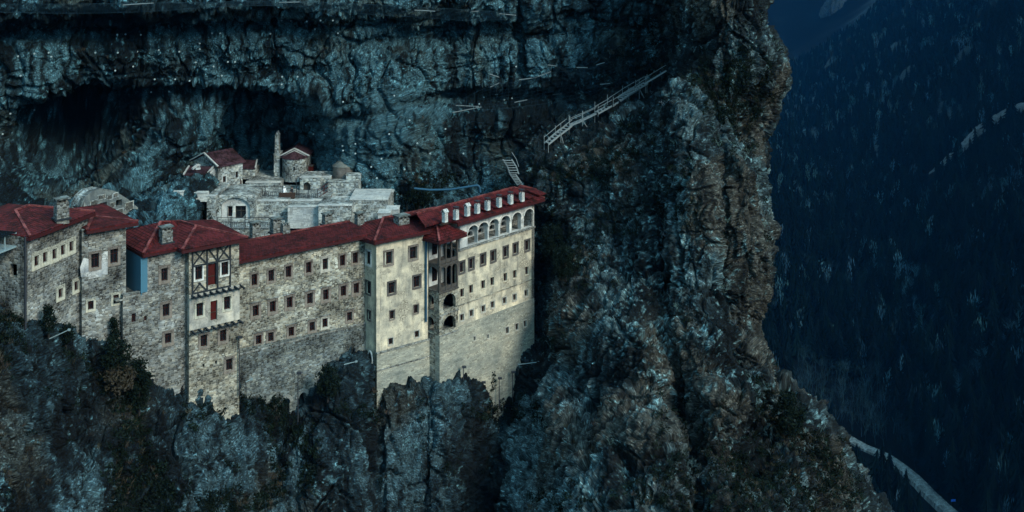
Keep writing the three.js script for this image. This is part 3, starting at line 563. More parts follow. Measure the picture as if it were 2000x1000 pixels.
// ---- the long stone building (between the timber-framed bay and the corner tower)
{
  const b = WE.thing('long_building', 'long grey stone building with three rows of windows between timbered bay and pale tower', 'building');
  const s0 = WE.hit(455, 560)[0], s1 = WE.hit(717, 560)[0];
  const yE = (px, py, dz = 0.6) => WE.hit(px, py, dz)[1];
  const yEave = yE(600, 489, 0.7) + 0.34, yLow = WE.hit(600, 655)[1] - 0.2, yBase = WE.hit(600, 820)[1] - 3;
  const r1 = rowSize(openings(WE, [[496.7, 546.2], [529.5, 538.2], [563.2, 530.5], [602.7, 522.5], [635, 515.5], [668.7, 508.7], [693.7, 503.7]], 10.5, 22));
  const r2 = rowSize(openings(WE, [[499.2, 607], [532.5, 598.7], [565.5, 590.5], [605, 583], [636.2, 575.7], [670.5, 568.2], [695.7, 563]], 11, 21));
  const r3 = rowSize(openings(WE, [[505, 663.7], [528.7, 658], [568.7, 647.5], [609.5, 637.5], [634.5, 630.5], [682.5, 618]], 10.5, 18));
  const all = [...r1, ...r2, ...r3];
  part('wall', wallGeo([[s0, yLow], [s1, yLow], [s1, yEave], [s0, yEave]], all, 0.6), M.stone, b);
  // the darker foot of the wall with its vaulted openings
  const dA = size(WE, 557, 793, 17, 32, 0.15), dB = size(WE, 590, 788, 15, 44, 0.15);
  part('lower_wall', wallGeo([[s0, yBase], [s1, yBase], [s1, yLow - 0.01], [s0, yLow + 0.6]], [[...dA, 1], [...dB, 1]], 0.8).translate(0, 0, 0.15), M.stoneDark, b);
  for (const [x, y, w, h] of [dA, dB]) { const a = []; for (let k = 0; k < 9; k++) { const t0 = Math.PI * k / 9, t1 = Math.PI * (k + 1) / 9, r = w / 2 + 0.2, ya = y + h / 2 - w / 2; a.push(beam(V(x + r * Math.cos(t0), ya + r * Math.sin(t0), 0.2), V(x + r * Math.cos(t1), ya + r * Math.sin(t1), 0.2), 0.3, 0.4)); } part('arch_stones', a, M.stoneWest, b); }
  part('string_course', span(s0, s1, yLow - 0.08, yLow + 0.1, -0.2, 0.22), M.stoneWest, b);
  part('rear_wall', span(s0, s1, yBase, yEave - 0.9, -8.3, -7.8), M.stoneWest, b);
  part('end_wall', span(s0, s0 + 0.5, yBase, yEave - 0.9, -7.8, -0.6), M.stoneWest, b);
  r1.forEach((q, i) => windowPart(b, ...q, { leaf: i % 3 !== 1, sur: i === 4 ? 0.3 : 0.22, surMat: i === 4 ? M.oldWhite : M.trim }));
  r2.forEach((q, i) => windowPart(b, ...q, { leaf: i !== 3, sur: 0.3 }));
  r3.forEach((q, i) => windowPart(b, ...q, { leaf: i % 2 === 0, sur: 0.24, surMat: i === 4 ? M.oldWhite : M.trim }));
  // hood mouldings over the second row
  for (const [x, y, w, h] of [...r2, ...r3]) part('hood_mould', box(w + 0.85, 0.09, 0.2, x, y + h / 2 + 0.36, 0.05), M.stoneWest, b);
  const sa = s0 - 0.4, sb = WE.hit(712, 460, 0.7)[0] + 1.2, zr = -4.6, yr = WE.hit(600, 449, zr)[1] + 0.1, A = V(sa, yEave + 0.1, 0.7), B = V(sb, yEave + 0.1, 0.7), Cc = V(sb, yr, zr), D = V(sa, yr, zr), E2 = V(sb, yr - 1.5, zr - 4), F2 = V(sa, yr - 1.5, zr - 4);
  roofPart(b, [[A, B, Cc, D], [D, Cc, E2, F2]], [[D, Cc]]);
  fascia(b, [V(sa, yEave + 0.1, 0.72), V(sb, yEave + 0.1, 0.72)]);
}
// ---- the pale corner tower
{
  const b = WF.thing('corner_tower', 'pale plastered corner tower with a red hipped roof, left of the balconies', 'building');
  const s1 = WF.hit(836, 560)[0], sEnd = WF.hit(862, 680)[0];
  const yEave = WF.hit(785, 467.5, 0.7)[1] + 0.34, yMid = WF.hit(785, 676)[1], yBase = WF.hit(785, 800)[1] - 4;
  const rows = [rowSize(openings(WF, [[758.7, 503.7], [807, 493.7]], 14, 24)), rowSize(openings(WF, [[765, 562.5], [814, 550]], 13, 22)), rowSize(openings(WF, [[765.7, 615], [812.5, 603.7]], 9, 17)), rowSize(openings(WF, [[763, 666.7], [814, 652.5]], 8.5, 13))];
  part('wall', wallGeo([[0, yMid], [s1, yMid], [s1, yEave], [0, yEave]], rows.flat(), 0.6), M.plaster, b);
  part('lower_wall', span(0.0, sEnd - 0.1, yBase, yMid - 0.002, -0.8, 0.12), M.footing, b);
  part('string_course', span(-0.03, s1 + 2, yMid - 0.1, yMid + 0.08, -0.3, 0.22), M.stoneWest, b);
  part('string_course', span(-0.03, s1 + 2.4, yMid - 2.1, yMid - 1.95, -0.3, 0.18), M.stoneWest, b);
  rows[0].forEach((q) => windowPart(b, ...q, { sur: 0.24, surMat: M.trim, split: 1 }));
  rows[1].forEach((q) => windowPart(b, ...q, { sur: 0.2, surMat: M.trimDark }));
  rows[2].forEach((q) => windowPart(b, ...q, { sur: 0.1, surMat: M.trim }));
  rows[3].forEach((q) => windowPart(b, ...q, { sur: 0.1, surMat: M.oldWhite }));
  part('shutter', box(0.12, rows[0][0][3], 0.07, rows[0][0][0] - rows[0][0][2] / 2 + 0.03, rows[0][0][1], 0.09), M.cream, b, 'pale open shutter leaf');
  // the return wall that faces left, with four openings
  const L = WF.side(0, -2.45), g = new THREE.Group(); g.name = 'side_wall'; b.add(g); g.rotation.y = -Math.PI / 2; g.position.set(0, 0, -2.45);
  const sw = [[717.5, 502.5, 9, 26], [717, 560.7, 9, 25], [721, 616, 6, 18], [719.5, 665, 8, 16]].map((q) => size(L, ...q));
  for (const q of sw) { q[2] = Math.min(q[2], 1.0); q[0] = clamp(q[0], 0.75, 1.75); }
  part('plaster_wall', wallGeo([[0, yMid], [2.452, yMid], [2.452, yEave], [0, yEave]], sw.slice(0, 3), 0.5), M.plaster, g);
  const ny = Math.min(sw[3][1], yMid - 1.05);
  part('stone_wall', wallGeo([[0, yBase], [2.45, yBase], [2.45, yMid], [0, yMid]], [[1.15, ny, 0.86, 1.66, 1]], 0.5), M.footing, g);
  sw.slice(0, 3).forEach((q, i) => windowPart(g, ...q, { sur: i ? 0.12 : 0.2, surMat: i ? M.trimDark : M.white }));
  part('niche_ring', new THREE.TorusGeometry(0.5, 0.09, 6, 20).scale(1, 1.75, 1).translate(1.15, ny, 0.03), M.white, g);
  part('body_wall', span(0.5, s1, yBase, yEave - 0.9, -8.3, -7.8), M.stoneWest, b);
  // roof
  const oh = 0.7, zr = -4.6, yr = WF.hit(785, 418, zr)[1], sl = WF.hit(749, 425, zr)[0], sR = s1 + 1.5, y0 = yEave + 0.1;
  const A = V(-oh, y0, oh), B = V(sR, y0, oh), C2 = V(sR + 3, yr, zr), D = V(sl, yr, zr), E2 = V(-oh, yr - 1.5, zr - 4), F2 = V(sR + 3, yr - 1.5, zr - 4);
  roofPart(b, [[A, B, C2, D], [E2, A, D], [D, C2, F2, E2]], [[A, D], [D, C2]]);
  fascia(b, [E2, V(-oh, y0, oh), V(sR - 0.3, y0, oh)]);
  // drainpipe in the corner
  const [sp, yp] = WF.hit(832, 470, 0.2), yq = WF.hit(832, 628, 0.2)[1];
  const dp = tag(part('drainpipe', bar(WF.at(sp, yp, 0.22), WF.at(sp, yq, 0.22), 0.11, 0.11, 8), M.bluePipe), 'blue drainpipe in the corner between tower and balconies', 'pipe');
}
// ---- the arcaded wing with its balconies
{
  const b = WH.thing('arcaded_wing', 'tall pale wing with arched gallery under its eaves and balconies at the corner', 'building');
  const W = WH, s1 = W.hit(1043, 480)[0], sG = W.hit(895, 520)[0], Y = (px, py, dz = 0) => W.hit(px, py, dz)[1];
  const yEave = Y(985, 416, 0.8) + 0.32, ySill = Y(985, 459), yFloor2 = Y(985, 601), yLow = Y(985, 604), yBase = Y(985, 790) - 6;
  const yG0 = Y(877, 649), yG1 = Y(877, 609), yG2 = Y(877, 566), yG3 = Y(877, 514), yGt = Y(877, 462);   // floors of the corner loggias
  const R1 = rowSize(openings(W, [[902, 522], [920.5, 515], [943.2, 506.5], [963.2, 500.2], [987.5, 492], [1006.7, 485.7], [1029.7, 479.2]], 8.5, 20));
  const R2 = rowSize(openings(W, [[902, 572], [919.5, 564.5], [943.2, 555.7], [961, 549.5], [986.5, 541.2], [1005, 535.5], [1028.5, 528.5]], 7, 16));
  const R3 = rowSize(openings(W, [[902, 620], [920.5, 611.7], [943.7, 603], [961.7, 595], [985.2, 587], [1005, 580.5], [1027.5, 572.5]], 6.8, 12.5));
  const R4 = rowSize(openings(W, [[990, 645], [1008.7, 638], [1025, 632]], 5.5, 12.5)), R5 = rowSize(openings(W, [[926, 661], [952, 657]], 3.4, 8));
  // gallery of six arches
  const arches = rowSize(openings(W, [[923, 461], [943, 454], [964, 447], [986, 440], [1008.5, 433], [1032, 426.5]], 18.5, 39)).map((q) => [...q, 0.8]);
  const yA = arches[3][1] - arches[3][3] / 2;
  for (const q of arches) { const t = q[1] + q[3] / 2; q[3] = t - yA - 0.25; q[1] = yA + 0.25 + q[3] / 2; q[1] = (t + yA + 0.25) / 2; }
  const meanTop = arches.reduce((a, q) => a + q[1] + q[3] / 2, 0) / 6; for (const q of arches) { q[3] = meanTop - ySill - 0.05; q[1] = ySill + 0.05 + q[3] / 2; }
  part('arcade', wallGeo([[sG + 0.3, ySill], [s1, ySill], [s1, yEave], [sG + 0.3, yEave]], arches, 0.55), M.white, b);
  arches.forEach(([x, y, w, h]) => { const a = [], r = w / 2 + 0.07, ya = y + h / 2 - w / 2 * 0.8; for (let k = 0; k < 10; k++) { const t0 = Math.PI * k / 10, t1 = Math.PI * (k + 1) / 10; a.push(beam(V(x + r * Math.cos(t0), ya + 0.8 * r * Math.sin(t0), 0.03), V(x + r * Math.cos(t1), ya + 0.8 * r * Math.sin(t1), 0.03), 0.16, 0.14)); } part('arch_moulding', a, M.white, b); });
  part('sill', span(sG, s1 + 0.05, ySill - 0.22, ySill + 0.02, -0.6, 0.2), M.stoneWest, b);
  part('gallery_floor', span(sG, s1, ySill - 0.25, ySill - 0.03, -3.3, -0.6), M.stoneWest, b);
  const back = arches.map(([x, y, w, h]) => [x + 0.6, y + 0.25, w * 0.5, h * 0.5]);
  part('gallery_back', wallGeo([[0.3, ySill], [s1, ySill], [s1, yEave], [0.3, yEave]], [...back, ...back.map(([x]) => [x - 0.1, ySill + 0.42, 0.95, 0.62, 0.7])], 0.4).translate(0, 0, -2.6), M.white, b);
  back.forEach((q) => windowPart(b, ...q, { z: -2.6, frame: M.brown }));
  part('gallery_ceiling', span(0.3, s1, yEave + 0.02, yEave + 0.14, -2.6, -0.05), M.brown, b);
  // the wall below
  part('wall', wallGeo([[sG, yLow], [s1, yLow], [s1, ySill - 0.22], [sG, ySill - 0.22]], [...R1, ...R2, ...R3.map((q) => [q[0], Math.max(q[1], yLow + q[3] / 2 + 0.12), q[2], q[3]])], 0.6), M.plaster, b);
  part('lower_wall', wallGeo([[0, yBase], [s1, yBase], [s1, yLow - 0.003], [sG, yLow - 0.003], [sG, yG0], [0, yG0]], [...R4, ...R5], 0.7).translate(0, 0, 0.05), M.footing, b);
  R1.forEach((q) => windowPart(b, ...q, { sur: 0.2, surMat: M.trimDark }));
  R2.forEach((q) => windowPart(b, ...q, { sur: 0.08, surMat: M.plaster }));
  R3.forEach((q) => windowPart(b, q[0], Math.max(q[1], yLow + q[3] / 2 + 0.12), q[2], q[3], { sur: 0.13, surMat: M.oldWhite }));
  R4.forEach((q) => windowPart(b, ...q, { sur: 0.11, surMat: M.oldWhite, split: 0, z: 0.05 }));
  R5.forEach((q) => windowPart(b, ...q, { sur: 0.09, surMat: M.oldWhite, split: 0, z: 0.05 }));
  part('ledge', span(sG, s1, R3[3][1] + 1.35, R3[3][1] + 1.45, -0.2, 0.1), M.stoneLow, b);
  part('end_wall', wallGeo([[0, yBase], [6.2, yBase], [6.2, yEave - 0.5], [0, yEave]], [], 0.5).rotateY(Math.PI / 2).translate(s1, 0, 0), M.stoneWest, b);
  part('rear_block', span(s1 - 2, s1 + 1.3, yBase, Y(1051, 402), -6.2, -2.2), M.stoneWest, b);
  part('end_pilaster', span(s1 + 0.0, s1 + 0.75, Y(1050, 505), yEave + 0.2, -1.6, -0.6), M.white, b);
  part('rear_wall', span(0, s1 - 2, yBase, yEave - 0.6, -6.6, -6.2), M.stoneWest, b);
  // corner loggias: two of stone, two of timber above; the side one faces left
  const sd = 2.6, bays = [[0.25, sG - 0.05]];
  const stair = (y0, y1, m, sp) => { // one storey: piers and arches on the front and on the left side
    const h = y1 - y0, n = sp;
    const holesF = [], holesL = [];
    if (n === 1) { holesF.push([sG / 2 + 0.1, y0 + 0.28 + (h - 0.75) / 2, sG - 1.1, h - 0.75, 1]); holesL.push([sd / 2 - 0.2, y0 + 0.1 + (h - 0.6) / 2, 1.2, h - 0.6, 1]); }
    else { for (let k = 0; k < 3; k++) { const w = (sG - 0.35) / 3; holesF.push([0.2 + w * (k + 0.5), y0 + 0.12 + (h - 0.45) / 2, w - 0.16, h - 0.36, 0.9]); } holesL.push([sd / 2 + 0.2, y0 + 0.12 + (h - 0.45) / 2, 1.7, h - 0.36, 0.9]); }
    const t = n === 1 ? 0.45 : 0.2;
    part(n === 1 ? 'loggia_arch' : 'balcony_front', wallGeo([[0, y0], [sG, y0], [sG, y1 - 0.004], [0, y1 - 0.004]], holesF, t), m, b);
    const l = wallGeo([[0, y0], [sd, y0], [sd, y1 - 0.004], [0, y1 - 0.004]], holesL, t); l.rotateY(-Math.PI / 2).translate(0.003, 0, -sd - 0.003);
    part(n === 1 ? 'loggia_side_arch' : 'balcony_side', l, m, b);
    part('balcony_floor', span(0.02, sG, y0 - 0.16, y0 - 0.01, -sd, 0.12), n === 1 ? M.stoneWest : M.oldTimber, b);
    if (n !== 1) part('balustrade', span(0.06, sG - 0.05, y0 + 0.14, y0 + 0.55, -0.14, -0.07), M.oldTimber, b);
    part('loggia_back', span(0.5, sG + 0.2, y0, y1 - 0.17, -sd - 0.35, -sd), n === 1 ? M.stoneLow : M.white, b);
    windowPart(b, sG * 0.55, y0 + h * 0.45, 0.8, h * 0.55, { z: -sd + 0.33 }, 'inner_door');
  };
  stair(yG0, yG1, M.stoneLow, 1); stair(yG1, yG2, M.stoneLow, 1); stair(yG2, yG3, M.oldTimber, 3); stair(yG3, yGt, M.oldTimber, 3);
  part('loggia_foot', span(0, 0.7, yBase, yG0 - 0.2, -sd, -0.66), M.stoneLow, b);
  // great roof
  const oh = 0.8, y0 = yEave + 0.12, zr = -3.1, yr = W.hit(950, 380, zr)[1];
  const sL = W.hit(836, 405, zr)[0], sRt = W.hit(1064, 391, oh)[0], sRr = W.hit(1003, 366, zr)[0], sB = W.hit(905, 440, oh)[0];
  const A = V(sB - 5.4, y0, oh * 0 - 0.2), B = V(sRt, y0, oh), Rr = V(sRr, yr, zr), Rl = V(sL - 2, yr, zr), E2 = V(sRt, yr - 1.5, zr - 4), F2 = V(sL - 2, yr - 1.5, zr - 4), A1 = V(sB - 1, y0, oh);
  roofPart(b, [[V(sB - 5.4, y0 + 0.3, -0.3), V(sB - 1, y0 + 0.3, -0.3), A1, B, Rr, Rl], [B, E2, Rr], [Rl, Rr, E2, F2]], [[Rl, Rr], [B, Rr]]);
  fascia(b, [A1, B, E2]);
  // the second roof end behind it
  { const z1 = -2.4, t = W.hit(1070, 375, z1), q = V(t[0], t[1], z1), z2 = -4.6, u = W.hit(1015, 362, z2), r = V(u[0], u[1], z2); roofPart(b, [[V(sRr - 0.5, yr - 0.25, zr + 0.4), q, r], [r, q, V(q.x, q.y - 0.8, -7.5), V(r.x - 1, q.y - 0.8, -7.5)]], [[r, q]]); }
  // raised roof strips between the flues
  const fl = [[869, 427], [890.5, 422], [912.5, 415], [932, 410], [952, 404], [974.5, 398], [997, 392], [1019, 387]];
  const slope = (yr - y0) / (oh - zr), onRoof = (s, z) => V(s, y0 + (oh - z) * slope, z);
  fl.slice(2).forEach(([px, py], i) => { const z = -1.6, s = W.hit(px, py, z)[0], s2 = s + 1.1; const a = onRoof(s + 0.35, -1.3), c = onRoof(s + 1.75, -1.3), d = onRoof(s + 2.35, 0.6), e = onRoof(s + 0.95, 0.6); [a, c, d, e].forEach((v) => (v.y += 0.42)); part('roof_strip', slab([[a, c, d, e]], 0.10), M.roof, b); });
  // corner roof over the balconies
  { const gy = yGt + 0.1, sA = -0.9, zA = 0.9, ap = W.hit(852, 430, -1.3), Ap = V(ap[0], ap[1], -1.3), a = V(sA, gy, zA), r = V(W.hit(912, 444, zA)[0], gy + 0.0, zA), l = V(sA, gy, -sd - 0.6), lb = V(ap[0] - 0.8, ap[1] + 0.0, -sd - 0.6);
    const rf = roofPart(b, [[a, r, Ap], [l, a, Ap, lb], [Ap, r, V(r.x, gy + 0.1, -1.5)]], [[a, Ap], [Ap, r], [lb, Ap]], M.roof, M.cap, 0.22); rf.name = 'corner_roof'; fascia(b, [l, a, r], 0.24); }
  // eight little whitewashed flues
  fl.forEach(([px, py], i) => {
    let z = 0.6; while (z > zr && W.hit(px, py, z)[1] < y0 + (oh - z) * slope) z -= 0.05;   // where the line of sight meets the tiles
    const [s, y] = W.hit(px, py, z), p = W.at(s, y, z), word = ['first', 'second', 'third', 'fourth', 'fifth', 'sixth', 'seventh', 'last'][i];
    const t = thing('roof_flue', `white square flue on the arcaded wing's roof, ${word} of eight from the left`, 'chimney', [p.x, y - 0.4, p.z], W.turn, 'white flues on the arcaded wing');
    part('stack', box(0.52, 1.15, 0.5, 0, 0.575, 0), M.white, t);
    const hat = new THREE.Group(); hat.name = 'top'; hat.position.y = -0.2; t.add(hat);
    if (i === 0 || i === 2) part('cap', slab([[V(-0.36, 1.42, 0.34), V(0.36, 1.42, 0.34), V(0.36, 1.75, 0), V(-0.36, 1.75, 0)], [V(-0.36, 1.75, 0), V(0.36, 1.75, 0), V(0.36, 1.42, -0.34), V(-0.36, 1.42, -0.34)]], 0.06), M.white, hat, 'white gabled cap');
    else { part('cap', box(0.6, 0.08, 0.58, 0, 1.70, 0), M.iron, hat); for (const [cx, cz] of [[-1, 1], [1, 1], [-1, -1], [1, -1]]) part('cap_post', box(0.07, 0.31, 0.07, cx * 0.2, 1.505, cz * 0.18), M.iron, hat); }
  });
}

// ---- the timber-framed bay and the stone house it belongs to
{
  const b = WD.thing('bay_house', 'stone house with a timber-framed upper floor and red double hipped roof', 'building');
  const W = WD, Y = (px, py, dz = 0) => W.hit(px, py, dz)[1], S = (px, py, dz = 0) => W.hit(px, py, dz)[0];
  const sL = S(369, 650), sR = S(467, 650), yEave = Y(420, 484, 0.8) + 0.36, yT = Y(420, 566), yP = Y(420, 634), yBase = Y(420, 800) - 3;
  const tr = rowSize(openings(W, [[388, 533], [439, 524]], 14, 26)), td = openings(W, [[414, 536]], 17, 42);
  const mr = rowSize(openings(W, [[389, 604], [442.5, 591]], 13, 26)), md = openings(W, [[416.5, 606]], 15, 38);
  const lr = rowSize(openings(W, [[398, 665.5], [435.5, 655.5], [447.5, 712]], 12.5, 23)), ho = rowSize(openings(W, [[397.5, 714], [422, 708]], 4, 7));
  part('upper_wall', wallGeo([[sL, yT], [sR, yT], [sR, yEave], [sL, yEave]], [...tr, ...td], 0.5), M.stoneLow, b);
  part('plaster_wall', wallGeo([[sL, yP], [sR, yP], [sR, yT - 0.002], [sL, yT - 0.002]], [...mr, ...md], 0.5).translate(0, 0, 0.12), M.oldWhite, b);
  part('lower_wall', wallGeo([[sL, yBase], [sR, yBase], [sR, yP - 0.002], [sL, yP - 0.002]], [...lr, ...ho], 0.5), M.stoneLow, b);
  part('side_wall', span(sL, sL + 0.5, yBase, yEave, -3, -0.502), M.stoneWest, b);
  part('right_wall', span(sR - 0.5, sR, yBase, yEave, -3, -0.502), M.stone, b);
    tr.forEach((q) => windowPart(b, ...q, { sur: 0.16, surMat: M.white })); mr.forEach((q) => windowPart(b, ...q, { sur: 0.2, surMat: M.cream, z: 0.12 })); lr.forEach((q) => windowPart(b, ...q, { sur: 0.26 }));
  for (const [q, z] of [[td[0], 0], [md[0], 0.12]]) { const d = part('door', span(q[0] - q[2] / 2, q[0] + q[2] / 2, q[1] - q[3] / 2, q[1] + q[3] / 2, z - 0.32, z - 0.22), M.door, b, 'red painted balcony door'); part('door_frame', [-1, 1].map((k) => box(0.12, q[3], 0.3, q[0] + k * (q[2] / 2 + 0.02), q[1], z - 0.1)), z ? M.cream : M.timber, d); part('door_rail', box(q[2] - 0.05, 0.08, 0.06, q[0], q[1] - q[3] * 0.1, z - 0.2), M.brown, d); }
  // timber frame over the upper floor
  const tx = [375.5, 404, 424.5, 449].map((px) => S(px, 530)), yMid = Y(412, 513), z = 0.06;
  const tb = (a, c, w = 0.13) => part('timber_beam', beam(a, c, w, 0.14), M.timber, b);
  for (const x of tx) tb(V(x, yT, z), V(x, yEave, z), 0.16);
  tb(V(tx[0], yMid, z + 0.005), V(tx[3], yMid, z + 0.005)); tb(V(tx[0], yT + 0.1, z + 0.005), V(tx[3], yT + 0.1, z + 0.005)); tb(V(tx[0], yEave - 0.25, z + 0.005), V(tx[3], yEave - 0.25, z + 0.005));
  tb(V(tx[0], yMid, z - 0.01), V(tx[1], yEave - 0.3, z - 0.01), 0.11); tb(V(tx[0], yEave - 0.3, z - 0.02), V(tx[1], yMid, z - 0.02), 0.11);
  tb(V(tx[1], yEave - 0.3, z - 0.02), V(tx[2], yMid, z - 0.02), 0.11);
  tb(V(tx[2], yMid, z - 0.01), V(tx[3], yEave - 0.3, z - 0.01), 0.11); tb(V(tx[2], yEave - 0.3, z - 0.02), V(tx[3], yMid, z - 0.02), 0.11);
  tb(V(tx[0], yT + 0.1, z - 0.02), V(tx[0] + 0.9, yT + 1.1, z - 0.02), 0.1); tb(V(tx[1], yT + 0.1, z - 0.02), V(tx[1] - 0.9, yT + 1.1, z - 0.02), 0.1);
  // joist ends of the two lost balconies
  for (const [y, k] of [[yT, 9], [yP, 8]]) for (let i = 0; i < k; i++) { const x = lerp(sL + 0.25, sR + (y === yT ? 0.1 : -0.1), i / (k - 1)); part('joist', beam(V(x, y - 0.05, -0.2), V(x + rr(-0.05, 0.05), y - 0.12, 1.15), 0.16, 0.17), M.timber, b); }
  for (const y of [yT, yP]) part('bearer_beam', beam(V(sL, y - 0.24, 0.45), V(sR, y - 0.24, 0.45), 0.12, 0.12), M.timber, b);
  // the recessed left part, with the wall under the blue shed
  const dz = -0.9, cy = (px, py) => Y(px, py, dz), cs = (px, py) => S(px, py, dz);
  const c0 = cs(286, 540), cL = cs(240, 620), ySh = cy(262, 574);
  const ow = openings(W, [[321, 536, 12.5, 25], [324, 605.5, 13, 24], [328, 660.5, 12.5, 20], [261, 621, 8, 17], [284, 622, 5, 10]], 0, 0, dz);
  const cw = wallGeo([[cL, yBase - 3], [sL, yBase - 3], [sL, yEave], [c0, yEave], [c0, ySh], [cL, ySh]], ow, 0.5).translate(0, 0, dz);
  part('recessed_wall', cw, M.stoneWest, b);
  ow.forEach((q, i) => windowPart(b, ...q, { sur: i < 3 ? 0.3 : 0, z: dz, surMat: M.trim }));
  part('coping', span(cL, c0, ySh - 0.05, ySh + 0.12, dz - 0.5, dz + 0.08), M.stoneWest, b);
  part('back_wall', span(c0, sR, yBase, yEave, -9, -8.5), M.stoneWest, b); part('left_wall', span(c0, c0 + 0.4, yBase, yEave, -8.5, dz - 0.502), M.stoneWest, b);
  // roof: two hips side by side
  const y0 = yEave + 0.1, oh = 0.8, at = (px, py, d) => { const q = W.hit(px, py, d); return V(q[0], q[1], d); };
  const cF = S(280, 502, dz + 0.6), dF = S(356, 495, oh), dR = S(485, 468, oh), dv = S(342, 491, dz + 0.6);
  const yc = Y(280, 502, dz + 0.6) + 0.1, apD = at(383, 441, -3.2), apC = at(314, 433, -4.6), mid = at(352, 431.5, -7.0);
  const Cf = V(cF, y0, dz + 0.6), Dl = V(dF, y0, dz + 0.4), Df = V(dF, y0, oh), Dr = V(dR, y0, oh);
  roofPart(b, [[Cf, V(dF + 0.02, y0, dz + 0.6), V(mid.x + 0.4, mid.y - 0.03, mid.z), apC], [V(cF - 0.1, y0, -9.6), Cf, apC], [apC, mid, V(mid.x, y0, -10.2), V(cF, y0, -10)], [Dl, Df, apD, mid], [Df, Dr, apD], [Dr, V(dR + 0.4, y0 - 0.02, -8.5), mid, apD]], [[Cf, apC], [apC, mid], [Df, apD], [apD, Dr], [mid, apD]]);
  fascia(b, [V(cF - 0.1, y0, -9.6), Cf, Dl]); fascia(b, [Dl, Df, Dr]);
  // the blue clad shed in the gap
  const t = W.thing('cladding_shed', 'blue sheet-clad box under the eaves left of the stone house', 'shed');
  const zf = dz + 0.15, x0 = S(276, 540, zf), x1 = c0 + 0.05, yb = Y(281, 571, zf);
  part('front_sheet', span(x0, x1, yb, yEave - 0.4, zf - 0.1, zf), M.blue, t);
  part('side_sheet', span(x0, x0 + 0.1, yb - 0.3, yEave - 0.4, zf - 7.5, zf - 0.101), M.blue, t);
  part('corner_trim', box(0.16, yEave - yb - 0.4, 0.16, x0, (yb + yEave - 0.4) / 2, zf), M.blue, t); part('floor', span(x0 - 2.6, x1, yb - 0.42, yb - 0.3, zf - 7.5, zf - 0.11), M.stoneWest, t);
}
